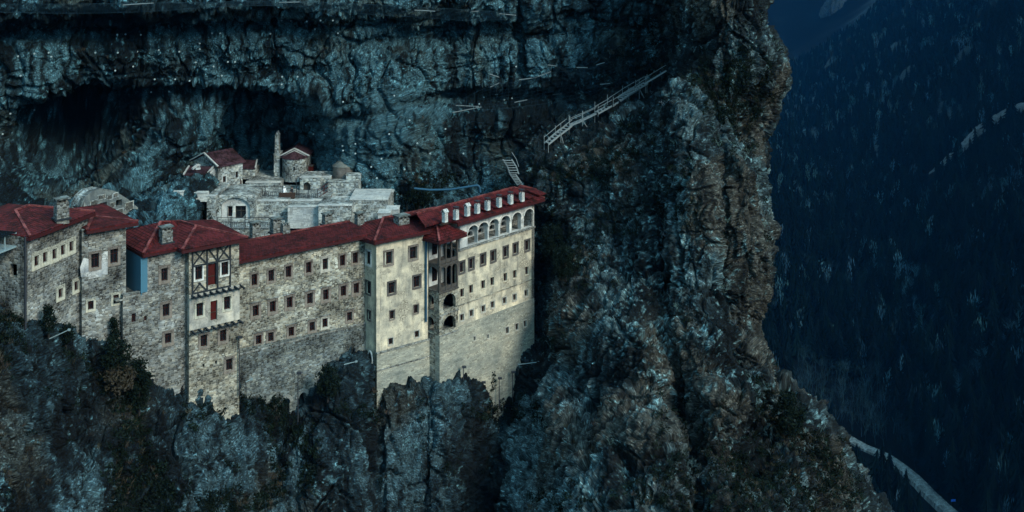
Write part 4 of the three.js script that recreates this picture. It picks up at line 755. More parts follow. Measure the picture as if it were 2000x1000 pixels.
// ---- the two houses at the left edge
{
  const W = WB, b = W.thing('plastered_house', 'stone house with white plaster patches beside the blue shed, small red hipped roof', 'building');
  const Y = (px, py, dz = 0) => W.hit(px, py, dz)[1], S = (px, py, dz = 0) => W.hit(px, py, dz)[0];
  const s0 = S(160, 560), s1 = S(246, 560), yEave = Y(210, 451, 0.6) + 0.36, yBase = Y(210, 720) - 6;
  const up = rowSize(openings(W, [[185.5, 509], [222.5, 500]], 15, 28)), lo = rowSize(openings(W, [[177, 596], [226.5, 583.7]], 11, 17));
  part('wall', wallGeo([[s0, yBase], [s1, yBase], [s1, yEave], [s0, yEave]], [...up, ...lo], 0.5), M.stoneWest, b);
  part('right_wall', span(s1 - 0.5, s1 - 0.003, yBase, yEave, -8, -0.502), M.stoneWest, b);
  { const [u, v] = up, uw = u[2] / 2 + 0.27, vw = v[2] / 2 + 0.27;
    const sh = (l) => wallGeo(l, [], 0.05).translate(0, 0, 0.045);
    part('plaster_patch', sh([[u[0] + uw, u[1] - 1.5], [v[0] - vw, v[1] - 1.75], [v[0] - vw + 0.02, v[1] + 0.6], [u[0] + uw + 0.25, u[1] + 0.75], [u[0] + uw, u[1] + 0.4]]), M.white, b);
    part('plaster_patch', sh([[u[0] - uw - 0.75, u[1] - 1.35], [u[0] - uw, u[1] - 1.5], [u[0] - uw, u[1] + 0.3], [u[0] - uw - 0.5, u[1] + 0.5], [u[0] - uw - 0.85, u[1] - 0.4]]), M.white, b);
    part('plaster_patch', sh([[u[0] - uw + 0.003, u[1] - 1.75], [u[0] + uw - 0.003, u[1] - 1.7], [u[0] + uw - 0.003, u[1] - u[3] / 2 - 0.28], [u[0] - uw + 0.003, u[1] - u[3] / 2 - 0.28]]), M.white, b); }
  up.forEach((q) => windowPart(b, ...q, { sur: 0.26, surMat: M.trim })); lo.forEach((q) => windowPart(b, ...q, { sur: 0.22, surMat: M.cream }));
  const y0 = yEave + 0.1, at = (px, py, d) => { const q = W.hit(px, py, d); return V(q[0], q[1], d); };
  const f = V(S(170, 458, 0.6), y0, 0.6), r = V(S(270, 441, 0.6), y0, 0.6), ap = at(181, 422, -4), l = V(f.x - 0.4, y0, -9), rb = V(r.x, y0, -9), ap2 = at(165, 411, -7);
  roofPart(b, [[f, r, ap], [l, f, ap, ap2], [r, rb, ap2, ap], [rb, l, ap2]], [[f, ap], [ap, r], [ap, ap2]]);
  fascia(b, [l, f, r]);
  const A = frame(160, 123.4, 1760), a = A.thing('west_house', 'grey stone house with five small cream windows in a row, at the left edge', 'building');
  const YA = (px, py, dz = 0) => A.hit(px, py, dz)[1], SA = (px, py, dz = 0) => A.hit(px, py, dz)[0];
  const a0 = SA(47, 560), a1 = SA(172, 560), yA = YA(105, 453, 0.6) + 0.36, aB = YA(105, 700) - 8;
  const five = rowSize(openings(A, [[71, 509.5], [87.5, 502.5], [106, 496], [122.5, 488], [139, 481]], 9, 20)), two = rowSize(openings(A, [[118, 572.5], [149, 558]], 9, 18));
  part('wall', wallGeo([[a0, aB], [a1, aB], [a1, yA], [a0, yA]], [...five, ...two], 0.5), M.stoneWest, a);
  five.forEach((q) => windowPart(a, ...q, { sur: 0.34, surMat: M.cream })); two.forEach((q) => windowPart(a, ...q, { sur: 0.3, surMat: M.cream }));
  part('left_wall', wallGeo([[-9, aB], [0, aB], [0, yA], [-9, yA]], [[-1.2, YA(48, 526) - 0.2, 0.8, 1.2]], 0.5).rotateY(-Math.PI / 2).translate(a0, 0, 0), M.stoneWest, a);
  part('drainpipe', bar(V(a0 + 0.05, aB + 4, 0.12), V(a0 + 0.05, yA, 0.12), 0.11, 0.11, 8), M.iron, a);
  const ya = yA + 0.1, aat = (px, py, d) => { const q = A.hit(px, py, d); return V(q[0], q[1], d); };
  const af = V(SA(60, 468, 0.6) - 0.1, ya, 0.6), ar = V(SA(186, 424, 0.6), ya, 0.6), r1 = aat(30, 411, -4.6), r2 = aat(54, 401, -4.6), al = V(af.x, ya, -10), arb = V(ar.x, ya, -10);
  roofPart(a, [[af, ar, r2, r1], [al, af, r1], [ar, arb, r2], [r1, r2, arb, al]], [[af, r1], [r1, r2], [r2, ar]]);
  fascia(a, [al, af, ar]);
  // glass canopy at the left edge
  { const t = A.thing('glass_canopy', 'pale steel and glass canopy under the eaves at the far left edge', 'canopy'); const z = -0.8, x0 = a0 - 0.1, y1 = YA(20, 462), y2 = YA(20, 484);
    for (const y of [y1 - 0.2, y2 - 0.4]) part('rail', beam(V(x0, y, z), V(x0 - 0.2, y, z - 9), 0.12), M.lamp, t); for (const q of [0.3, 3, 6]) part('post', beam(V(x0 - 1.2, y1 - 0.2, z - q), V(x0 - 1.2, y2 - 0.4, z - q), 0.09), M.lamp, t);
    part('glass_roof', box(2.4, 0.06, 9, x0 - 1.2, y1 - 0.1, z - 4.5), M.glass, t); part('deck', box(2.4, 0.1, 9, x0 - 1.2, y2 - 0.45, z - 4.5), M.lamp, t); }
}
stoneChimney(WB, 120, 424, 1.2, 1.5, 'square stone chimney between the two westernmost red roofs', 1.2);
stoneChimney(WD, 324, 471, 1.15, 1.2, 'pale stone chimney on the left slope of the double hipped roof', -2.2);
stoneChimney(WE, 498, 462, 1.0, 1.3, 'dark stone chimney just right of the double hipped roof\'s tip', -5.2);
stoneChimney(WE, 539, 452, 1.1, 1.2, 'stone chimney at the right end of the lower courtyard railing', -5.4);
stoneChimney(WE, 557, 457, 0.9, 1.0, 'small pale broken chimney on the long roof\'s ridge, left half', -4.7, false);
stoneChimney(WE, 639, 437, 1.0, 0.9, 'stone chimney peeping over the middle of the long roof\'s ridge', -6.2);
stoneChimney(WE, 702, 444, 0.95, 1.4, 'stone chimney where the long roof meets the corner tower', -3.6);
stoneChimney(WF, 784, 448, 1.5, 1.35, 'broad grey stone chimney on the corner tower\'s roof', -2.4);

// ---- the courtyard under the overhang
const yard = (px, Z) => frame(px, Z, 1e7);
function yardBlock(name, label, cat, px0, px1, pyTop, pyBot, Z, depth, m, o = {}) { // a level-topped block of masonry facing the viewer
  const W = yard((px0 + px1) / 2, Z), [x0, yt] = W.hit(px0, pyTop), [x1, yb] = W.hit(px1, pyBot), b = W.thing(name, label, cat, o.group);
  const holes = (o.holes ?? []).map((h) => [...size(W, ...h.slice(0, 4)), h[4] ?? 0]);
  part('face', wallGeo([[x0, yb], [x1, yb], [x1, yt], [x0, yt]], holes, 0.4), m, b);
  part('body', span(x0, x1, yb, yt - 0.003, -depth, -0.9), m, b);
  for (const h of holes) part('door_leaf', box(h[2] + 0.1, h[3] + 0.1, 0.08, h[0], h[1], -0.6), M.oldTimber, b);
  part('side', span(x0, x0 + 0.3, yb, yt - 0.004, -0.9, -0.41), m, b); part('side', span(x1 - 0.3, x1, yb, yt - 0.004, -0.9, -0.41), m, b);
  part('coping', [span(x0 - 0.05, x1 + 0.05, yt, yt + 0.12, -Math.min(depth, o.cop ?? 0.7), 0.08)], o.copMat ?? M.yardWhite, b);
  if (o.floor !== 0 && depth > 1.5) part('paving', span(x0 + 0.01, x1 - 0.01, yt - 0.01, yt + 0.02, -depth, -(o.cop ?? 0.7) - 0.01), M.stoneYard, b);
  return { W, b, x0, x1, yt, yb };
}
yardBlock('terrace_wall', 'low stone wall under the lower courtyard railing', 'wall', 400, 545, 446, 480, 158, 4, M.stoneYard);
// house with the white arch
{ const Z = 161, W = yard(459, Z), b = W.thing('arch_house', 'small stone house with a big white arched front in the courtyard', 'building');
  const [x0, yt] = W.hit(421, 386), [x1, yb] = W.hit(497, 434), q = size(W, 460, 407, 57, 42);
  const top = [[x0, yb], [x1, yb], [x1, yt - 0.3]]; for (let k = 1; k < 10; k++) top.push([lerp(x1, x0, k / 10), yt - 0.3 + 0.75 * Math.sin(Math.PI * k / 10)]); top.push([x0, yt - 0.3]);
  part('front_wall', wallGeo(top, [[q[0], q[1], q[2], q[3], 0.75]], 0.5), M.stoneYard, b);
  const d = size(W, 470, 415, 21, 26, -0.4), w = size(W, 449.5, 413, 9, 20, -0.4);
  part('white_wall', wallGeo([[x0 + 0.4, yb], [x1 - 0.4, yb], [x1 - 0.4, yt + 0.2], [x0 + 0.4, yt + 0.2]], [d, w], 0.3).translate(0, 0, -0.4), M.white, b);
  windowPart(b, ...d, { z: -0.4, frame: M.oldTimber }, 'glazed_door'); windowPart(b, ...w, { z: -0.4, sur: 0.08, surMat: M.stoneYard });
  part('body', span(x0, x1, yb, yt - 0.35, -6, -0.71), M.stoneYard, b);
  const v = new THREE.CylinderGeometry(1, 1, 1, 20, 1, false, 0, Math.PI).rotateZ(Math.PI / 2).rotateY(Math.PI / 2); v.scale((x1 - x0) / 2, 0.75, 5.4); part('vault', metric(v.translate((x0 + x1) / 2, yt - 0.33, -3.3)), M.stoneYard, b);
}
yardBlock('courtyard_wall', 'long pale courtyard wall right of the white arched house', 'wall', 497, 562, 393, 446, 163, 7, M.stoneYard);
yardBlock('courtyard_wall', 'whitewashed courtyard wall section above the long red roof', 'wall', 562, 622, 405, 446, 161.5, 5, M.yardWhite);
yardBlock('courtyard_wall', 'upper courtyard wall behind the whitewashed section', 'wall', 562, 640, 393, 420, 164, 7, M.stoneYard);
yardBlock('stone_ruin', 'ruined stone house front with a small doorway behind the roof ridge', 'ruin', 622, 686, 402, 448, 160.5, 4.5, M.stoneYard, { holes: [[664, 440, 9, 14]] });
yardBlock('stone_ruin', 'broad roofless ruin with pale wall tops left of the dark bushes', 'ruin', 683, 757, 391, 440, 163, 6, M.stoneYard, { floor: 0, cop: 6 });
yardBlock('stone_ruin', 'stepped ruin wall with a pale top behind the others', 'ruin', 628, 690, 387, 410, 168, 2, M.yardWhite);
yardBlock('stone_ruin', 'rearmost pale ruin wall reaching furthest right in the courtyard', 'ruin', 690, 768, 376, 410, 170, 3, M.stoneYard, { cop: 3 });
yardBlock('stone_ruin', 'low round-topped wall stub close behind the tower roof', 'ruin', 754, 778, 410, 440, 160, 2, M.yardWhite, { cop: 2 });
yardBlock('stone_ruin', 'lowest pale wall stub touching the tower roof', 'ruin', 738, 762, 417, 440, 158, 2, M.yardWhite, { cop: 2 });
yardBlock('stair_wall', 'dark bluish side wall left of the white arched house', 'wall', 404, 421, 384, 440, 160, 8, M.stoneYard);
yardBlock('stone_ruin', 'crumbling whitewashed wall stub at the left end of the courtyard', 'ruin', 338, 358, 375, 396, 158, 0.8, M.yardWhite, { floor: 0 });
yardBlock('stone_ruin', 'crumbling whitewashed wall between lean-to and arch house', 'ruin', 366, 405, 377, 394, 160, 1, M.yardWhite, { floor: 0 });
yardBlock('terrace_wall', 'upper terrace wall carrying the front railing', 'wall', 412, 625, 388, 398, 166, 8, M.stoneYard);
yardBlock('terrace_wall', 'low stone wall between the gabled chapel and the round apse', 'wall', 480, 547, 357, 392, 172, 8, M.stoneYard, { holes: [[517, 377, 9, 10]] });
// gabled chapel
{ const W = frame(426, 169, 3000), b = W.thing('chapel', 'stone chapel with a faded gabled roof under the right-hand cave', 'building');
  const [x0, yE] = W.hit(426, 324), [x1] = W.hit(474, 345), yB = W.hit(426, 372)[1], zr = -2.8, dW = size(W, 438, 350, 6, 12), dD = size(W, 463, 341, 5, 12);
  part('front_wall', wallGeo([[x0, yB], [x1, yB], [x1, yE], [x0, yE]], [dW, dD], 0.4), M.stoneYard, b);
  windowPart(b, ...dW, { sur: 0.2, surMat: M.yardWhite }); windowPart(b, ...dD, { split: 0 }, 'door');
  const rise = 1.25, g = wallGeo([[0, yB], [5.6, yB], [5.6, yE], [2.8, yE + rise], [0, yE]], [], 0.4); g.rotateY(Math.PI / 2).translate(x0 + 0.4, 0, 0); part('gable_wall', g, M.stoneYard, b);
  part('body', span(x0 + 0.41, x1, yB, yE, -5.6, -0.41), M.stoneYard, b);
  const a = V(x0 - 0.3, yE, 0.35), c = V(x1 + 0.3, yE, 0.35), d = V(x1 + 0.3, yE + rise + 0.2, zr), e = V(x0 - 0.3, yE + rise + 0.2, zr), f = V(x1 + 0.3, yE, -6), h = V(x0 - 0.3, yE, -6);
  roofPart(b, [[a, c, d, e], [e, d, f, h]], [[a, e], [h, e]], M.roofOld, M.yardWhite, 0.22);
}
// lean-to in front of it
{ const W = yard(385, 166), b = W.thing('lean_to', 'low lean-to with a faded sloping roof left of the gabled chapel', 'building'), at = (px, py, d) => { const q = W.hit(px, py, d); return V(q[0], q[1], d); };
  const a = at(359, 341, 0.3), c = at(403, 341, 0.3), d = at(418, 327, -3.6), e = at(369, 322, -3.6); c.y = a.y; e.y = d.y = (d.y + e.y) / 2;
  roofPart(b, [[a, c, d, e]], [[c, d], [a, e]], M.roofOld, M.yardWhite, 0.22);
  const yb = W.hit(380, 385)[1]; part('front_wall', span(a.x + 0.2, c.x - 0.1, yb, a.y - 0.2, -0.4, 0), M.stoneYard, b); part('body', span(a.x + 0.21, c.x + 0.3, yb, a.y - 0.2, -3.6, -0.41), M.stoneYard, b);
  const sh = new THREE.Shape([new THREE.Vector2(0, yb), new THREE.Vector2(3.6, yb), new THREE.Vector2(3.6, d.y - 0.2), new THREE.Vector2(0, a.y - 0.25)]); part('side_wall', metric(new THREE.ExtrudeGeometry(sh, { depth: 0.3, bevelEnabled: false }).rotateY(Math.PI / 2)).translate(c.x + 0.02, 0, -0.02), M.yardWhite, b);
  part('roof_hatch', [beam(at(376, 334, 0.1).add(V(0, 0.3, 0)), at(386, 326, -1).add(V(0, 0.3, 0)), 0.25), beam(at(386, 326, -1).add(V(0, 0.3, 0)), at(391, 328, -1).add(V(0, 0.3, 0)), 0.25), beam(at(382, 334, 0.1).add(V(0, 0.3, 0)), at(391, 333, -0.3).add(V(0, 0.3, 0)), 0.25)], M.yardWhite, b);
}
{ const W = yard(488, 176), b = W.thing('annex', 'tiny stone annex with a faded roof right of the gabled chapel', 'building'), at = (px, py, d) => { const q = W.hit(px, py, d); return V(q[0], q[1], d); };
  const a = at(474, 328, 0.2), c = at(499, 328, 0.2), d = at(502, 312, -3), e = at(475, 309, -3); c.y = a.y; e.y = d.y;
  roofPart(b, [[a, c, d, e]], [[c, d]], M.roofOld, M.yardWhite, 0.2); const yb = W.hit(485, 350)[1];
  part('front_wall', span(a.x, c.x - 0.1, yb, a.y - 0.18, -0.4, 0), M.stoneYard, b); part('body', span(a.x, c.x - 0.1, yb, a.y - 0.2, -3, -0.41), M.stoneYard, b); }
// the round apse, the stone pier beside it and the block with the doorway
{ const W = yard(571, 174), b = W.thing('round_apse', 'round stone apse with a small gabled tile roof and a slit window', 'building');
  const [xc, yT] = W.hit(571, 311), yB = W.hit(571, 356)[1], r = W.hit(595, 330)[0] - W.hit(571, 330)[0];
  const cyl = new THREE.CylinderGeometry(r, r, yT - yB, 32, 1, false); const uv = cyl.attributes.uv; for (let i = 0; i < uv.count; i++) uv.setXY(i, uv.getX(i) * r * 6.28, uv.getY(i) * (yT - yB)); part('drum', cyl.translate(xc, (yT + yB) / 2, -r), M.stoneYard, b);
  part('body', span(xc - r, xc + r, yB, yT, -6, -r), M.stoneYard, b);
  part('slit_window', box(0.22, 0.5, 0.3, xc + 0.25, W.hit(574, 329)[1], -0.12), M.glass, b);
  const n = 14, fan = [], apex = V(xc, yT + 0.85, -r + 0.2); for (let k = 0; k < n; k++) { const a0 = Math.PI * k / n, a1 = Math.PI * (k + 1) / n; fan.push([V(xc + (r + 0.12) * Math.cos(a0), yT + 0.02, -r + (r + 0.12) * Math.sin(a0)), V(xc + (r + 0.12) * Math.cos(a1), yT + 0.02, -r + (r + 0.12) * Math.sin(a1)), apex]); }
  part('apse_roof', slab(fan, 0.1), M.roofOld, b);
  const y1 = yT + 0.1, yR = yT + 1.15, z1 = -r - 0.1, z2 = -6; const rf = roofPart(b, [[V(xc - r - 0.35, y1, z1), V(xc, yR, z1), V(xc, yR, z2), V(xc - r - 0.35, y1, z2)], [V(xc, yR, z1), V(xc + r + 0.35, y1, z1), V(xc + r + 0.35, y1, z2), V(xc, yR, z2)]], [[V(xc, yR, z1), V(xc, yR, z2)]], M.roofOld, M.roofOld);
  for (const k of [-1, 1]) { part('gable_moulding', beam(V(xc + k * (r + 0.4), y1 + 0.02, z1 + 0.1), V(xc, yR + 0.06, z1 + 0.1), 0.24, 0.16), M.yardWhite, b); part('gable_moulding', beam(V(xc + k * (r + 0.1), y1 - 0.16, z1 + 0.16), V(xc, yR - 0.24, z1 + 0.16), 0.2, 0.12), M.yardWhite, b); }
}
{ const q = yardBlock('stone_pier', 'tall narrow broken stone pier left of the round apse', 'wall', 535, 546, 302, 358, 175.5, 2.5, M.stoneYard, { cop: 2.5, copMat: M.stoneYard }), x = (q.x0 + q.x1) / 2, t = q.W.hit(540, 258)[1];
  part('upper_pier', wallGeo([[x - 0.33, q.yt + 0.12], [x + 0.25, q.yt + 0.12], [x + 0.20, t - 0.9], [x + 0.26, t - 0.5], [x - 0.02, t], [x - 0.26, t - 0.35]], [], 1.2).translate(0, 0, -0.2), M.stoneYard, q.b); }
yardBlock('stone_ruin', 'low broken masonry wall in front of the small tan apse', 'ruin', 640, 700, 356, 392, 169.2, 1.6, M.stoneYard, { floor: 0, cop: 1.6, copMat: M.stoneYard });
yardBlock('stone_ruin', 'taller masonry stub hiding the right foot of the small tan apse', 'ruin', 676, 704, 342, 392, 170, 1.2, M.stoneYard, { floor: 0, cop: 1.2, copMat: M.stoneYard });
yardBlock('doorway_block', 'stone block with a dark arched doorway below the round apse', 'building', 586, 626, 347, 392, 170, 4, M.stoneYard, { holes: [[599.5, 366, 14, 20, 1]] });
yardBlock('doorway_block', 'low pale wall right of the arched doorway', 'wall', 626, 646, 347, 392, 171, 4, M.stoneYard, { holes: [[632, 366, 12, 18]] });
yardBlock('side_hut', 'dark red wooden door nook right of the round apse', 'shed', 596, 611, 325, 347, 177, 1.5, M.door, { copMat: M.oldTimber });
// small frescoed apse against the rock
{ const W = yard(669, 172), b = W.thing('small_apse', 'small tan frescoed apse with a conical cap built against the cliff', 'building'), [xc, yT] = W.hit(669, 326), yB = W.hit(669, 380)[1], r = W.hit(690, 330)[0] - W.hit(669, 330)[0];
  const pr = [[0, yT + 1.05], [r * 0.55, yT + 0.6], [r * 1.04, yT + 0.02], [r * 0.98, yT - 0.08], [r, yT - 1.6], [r * 1.03, yT - 2.6], [r * 1.08, yB]].map(([x, y]) => new THREE.Vector2(x, y));
  const cap = new THREE.LatheGeometry(pr.slice(0, 3), 28).translate(xc, 0, -r * 0.6), dr = new THREE.LatheGeometry(pr.slice(2), 28).translate(xc, 0, -r * 0.6);
  part('cone_cap', metric(cap), mat('mossy cap stone', [0.24, 0.26, 0.24], { map: wornMap, side: THREE.DoubleSide }), b); part('frescoed_wall', metric(dr), mat('faded tan fresco', [0.22, 0.205, 0.185], { map: plasterMap, bumpMap: plasterBump, bumpScale: 0.05, side: THREE.DoubleSide }), b);
  part('buttress', span(xc + r * 0.95, xc + r * 1.7, yB, yT - 1.7, -1.6, 0), M.stoneYard, b); }
// the rock church with painted panels
{ const W = frame(216, 149, 2600), b = W.thing('rock_church', 'rounded church front covered with faded painted panels, set in the rock', 'building');
  const S = (px, py) => W.hit(px, py), [x0, yb] = S(158, 434), [x1, yb2] = S(277, 430), o = [], top = [[158, 402], [166, 385], [180, 373], [200, 368], [225, 373], [250, 389], [268, 404], [277, 418]].map(([x, y]) => S(x, y));
  const base = Math.min(yb, yb2) - 1; o.push([x0, base], [x1, base], ...top.reverse());
  const op = [[201.5, 404, 15, 17], [232.5, 396.5, 12, 13], [246.5, 425, 6, 9], [270, 417, 7, 13]].map((q) => size(W, ...q));
  part('front_wall', wallGeo(o, op, 0.7), mat('grey weathered fresco plaster', [0.20, 0.235, 0.235], { map: plasterMap, bumpMap: plasterBump, bumpScale: 0.05 }), b);
  part('rear_wall', wallGeo(o, [], 0.4).translate(0, 0, -1.5), M.stoneYard, b); part('vault', slab([0].flatMap(() => top.slice(1).map(([x, y], i) => [V(top[i][0], top[i][1], -0.05), V(x, y, -0.05), V(x, y, -1.8), V(top[i][0], top[i][1], -1.8)])), 0.2), M.stoneYard, b);
  const fres = mat('faded painted panel', [0.15, 0.17, 0.17], { map: texture(128, 1.6, (u, v) => { const n = pn(u, v, 7, 7, 5, 4), f = sstep(0.3, 0.22, Math.hypot(u - 0.5, (v - 0.55) * 0.8)) * 0.5; return [0.6 + 0.6 * n + f * 0.4, 0.58 + 0.55 * n + f * 0.35, 0.56 + 0.5 * n + f * 0.3]; }, true) });
  [[183, 398, 13, 12], [219, 401, 9, 10], [220, 416, 9, 9], [234, 415, 12, 14], [252, 402, 15, 15], [257, 421, 12, 12], [198, 385, 14, 8], [214, 385, 9, 8], [225, 381, 9, 8], [185, 412, 10, 9]].forEach((q) => { const [x, y, w, h] = size(W, ...q); const p = part('painted_panel', box(w, h, 0.05, x, y, 0.02), fres, b); part('panel_border', [box(w + 0.2, 0.1, 0.09, x, y + h / 2 + 0.02, 0.03), box(w + 0.2, 0.1, 0.09, x, y - h / 2 - 0.02, 0.03), box(0.1, h - 0.06, 0.09, x + w / 2 + 0.02, y, 0.03), box(0.1, h - 0.06, 0.09, x - w / 2 - 0.02, y, 0.03)], M.stoneYard, p); });
  part('sloping_shoulder', slab([[S(158, 402), S(180, 372), S(196, 369), S(166, 412)].map(([x, y], i) => V(x, y, i === 3 || i === 0 ? 0.5 : -1.4))], 0.5), M.stoneYard, b);
}
// railings
function railing(label, px0, px1, pyTop, pyBot, Z, o = {}) {
  const W = yard((px0 + px1) / 2, Z), [x0, y1] = W.hit(px0, pyTop), [x1, y0] = W.hit(px1, pyBot), z1 = o.dz ?? 0, t = W.thing('railing', label, 'railing'), L = x1 - x0, n = Math.max(2, Math.round(L / 1.9)), m = o.mat ?? M.iron, dy = o.dy ?? 0;
  const q = (k, y) => V(lerp(x0, x1, k), y + dy * k, z1 * k);
  for (let i = 0; i <= n; i++) part('post', beam(q(i / n, y0 - 0.1), q(i / n, y1 + 0.05).add(V(0.0001, 0, 0)), 0.09), m, t);
  for (const y of [y1, lerp(y0, y1, 0.55), y0 + 0.12]) part('rail', beam(q(0, y), q(1, y), 0.06), m, t);
  const bl = []; for (let i = 1; i < L / 0.28; i++) bl.push(beam(q(i / (L / 0.28), y0 + 0.12), q(i / (L / 0.28), lerp(y0, y1, 0.55)).add(V(0.0001, 0, 0)), 0.045)); tag(part('balusters', bl, m, t), null, null, null, 'stuff');
}
railing('dark iron railing of the lower courtyard terrace behind the red roofs', 424, 533, 425, 445, 157.6);
railing('dark iron railing before the gabled chapel, left end of the upper terrace', 424, 484, 367, 379, 168.6);
railing('dark iron railing in the middle of the upper terrace, left of the visitors', 484, 552, 364, 388, 165.8);
railing('dark iron railing before the arched doorway, right of the visitors', 584, 620, 371, 388, 165.8);
railing('red brown sloping stair rail beside the chapel door', 470, 486, 350, 366, 169, { mat: M.door, dz: 3, dy: -1.2 });
railing('red brown rail at the right corner of the upper terrace', 620, 637, 371, 388, 166, { mat: M.door, dz: -4, dy: 0.2 });
railing('short red brown rail at the top of the steps left of the arch house', 410, 424, 364, 380, 167, { mat: M.door, dz: 2, dy: -0.9 });
tag(part('visitor_bench', [span(-1.1, 1.1, 0.35, 0.5, -0.3, 0.3), span(-1.05, -0.85, 0, 0.35, -0.25, 0.25), span(0.85, 1.05, 0, 0.35, -0.25, 0.25), span(-1.1, 1.1, 0.5, 0.95, -0.32, -0.22)].map((g) => g.translate(...P(560, 391, 165.4).toArray())), M.brown), 'dark bench on the terrace edge below the two visitors', 'bench');
{ const p = P(579, 389, 167.5), t = thing('street_lamp', 'curved-arm lamp post standing by the two visitors', 'lamp post', p.toArray()); part('pole', bar(V(0, 0, 0), V(0, 2.6, 0), 0.06, 0.05, 8), M.iron, t); part('arm', new THREE.TorusGeometry(0.32, 0.035, 6, 16, Math.PI).translate(0.32, 2.6, 0), M.iron, t); part('lantern', new THREE.SphereGeometry(0.12, 10, 8).scale(1, 0.7, 1).translate(0.64, 2.52, 0), M.lamp, t); }

// ---------------------------------------------------------------- leaves, grass, trees
const leafMat = (n, c, o = {}) => mat(n, c, { side: THREE.DoubleSide, roughness: 1, specularIntensity: 0.04, ...o });
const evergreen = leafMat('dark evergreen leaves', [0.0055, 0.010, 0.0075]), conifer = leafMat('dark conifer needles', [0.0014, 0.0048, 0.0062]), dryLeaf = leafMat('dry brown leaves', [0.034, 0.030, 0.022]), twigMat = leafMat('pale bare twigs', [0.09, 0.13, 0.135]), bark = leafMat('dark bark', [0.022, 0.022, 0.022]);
function quads(n, f) { // f(i) -> [centre, direction along, direction across, length, width]
  const pos = [], uv = [];
  for (let i = 0; i < n; i++) { const [c, u, v, l, w] = f(i), a = u.clone().multiplyScalar(l / 2), b = v.clone().multiplyScalar(w / 2), p = [c.clone().sub(a), c.clone().add(b), c.clone().add(a), c.clone().sub(b)]; for (const k of [0, 1, 2, 0, 2, 3]) { pos.push(p[k].x, p[k].y, p[k].z); uv.push(0, 0); } }
  const g = new THREE.BufferGeometry(); g.setAttribute('position', new THREE.Float32BufferAttribute(pos, 3)); g.setAttribute('uv', new THREE.Float32BufferAttribute(uv, 2)); g.computeVertexNormals(); return g;
}
const dirv = () => { const v = V(rr(-1, 1), rr(-1, 1), rr(-1, 1)); return v.lengthSq() < 0.01 ? V(0, 1, 0) : v.normalize(); };
const clump = (n, l, w) => quads(n, () => { const d = dirv(), r = Math.pow(rnd(), 0.45), u = dirv().add(V(0, 0.4, 0)).normalize(), v = u.clone().cross(dirv()).normalize(); return [d.multiplyScalar(r * 0.55).add(V(0, 0.2, 0)), u, v, rr(0.6, 1.2) * l, rr(0.6, 1.2) * w]; });
const tuft = () => quads(16, () => { const d = V(rr(-1, 1), rr(0.8, 1.6), rr(-1, 1)).normalize(), v = d.clone().cross(dirv()).normalize(), l = rr(0.4, 0.8); return [V(rr(-0.25, 0.25), 0, rr(-0.25, 0.25)).addScaledVector(d, l / 2), d, v, l, 0.06]; });
function branchy(depth, len, spread, w, out, a, d) { const b = a.clone().addScaledVector(d, len), v = d.clone().cross(dirv()).normalize(); out.push([a.clone().add(b).multiplyScalar(0.5), d, v, len * 1.05, w]); if (depth) { const n = 2 + (rnd() < 0.6 ? 1 : 0); for (let i = 0; i < n; i++) branchy(depth - 1, len * rr(0.55, 0.85), spread, w * 0.6, out, a.clone().lerp(b, rr(0.55, 1)), d.clone().addScaledVector(dirv(), spread).add(V(0, 0.08, 0)).normalize()); } return out; }
const twigs = (depth, len, w) => { const o = []; for (let i = 0; i < 4; i++) branchy(depth, len, 0.8, w, o, V(0, 0, 0), V(rr(-0.8, 0.8), 1, rr(-0.8, 0.8)).normalize()); return quads(o.length, (i) => o[i]); };
function scatter(name, label, geos, m, list, cat) { // list of [position, scale, turn, tint]; the copies of each variant are one instanced mesh, all are one thing
  const g = thing(name, label, cat); g.userData.kind = 'stuff';
  geos.forEach((geo, k) => {
    const l = list.filter((_, i) => i % geos.length === k), im = new THREE.InstancedMesh(geo, m, l.length), M4 = new THREE.Matrix4(), q = new THREE.Quaternion(), e = new THREE.Euler();
    im.name = name.replace(/s$/, '') + '_mass'; im.castShadow = im.receiveShadow = true; im.userData.kind = 'stuff';
    l.forEach(([p, s, t, c], i) => { q.setFromEuler(e.set(rr(-0.2, 0.2), t, rr(-0.2, 0.2))); M4.compose(p, q, Array.isArray(s) ? V(...s) : V(s, s, s)); im.setMatrixAt(i, M4); im.setColorAt(i, col(c, c * rr(0.9, 1.1), c * rr(0.9, 1.1))); });
    g.add(im);
  });
  return g;
}
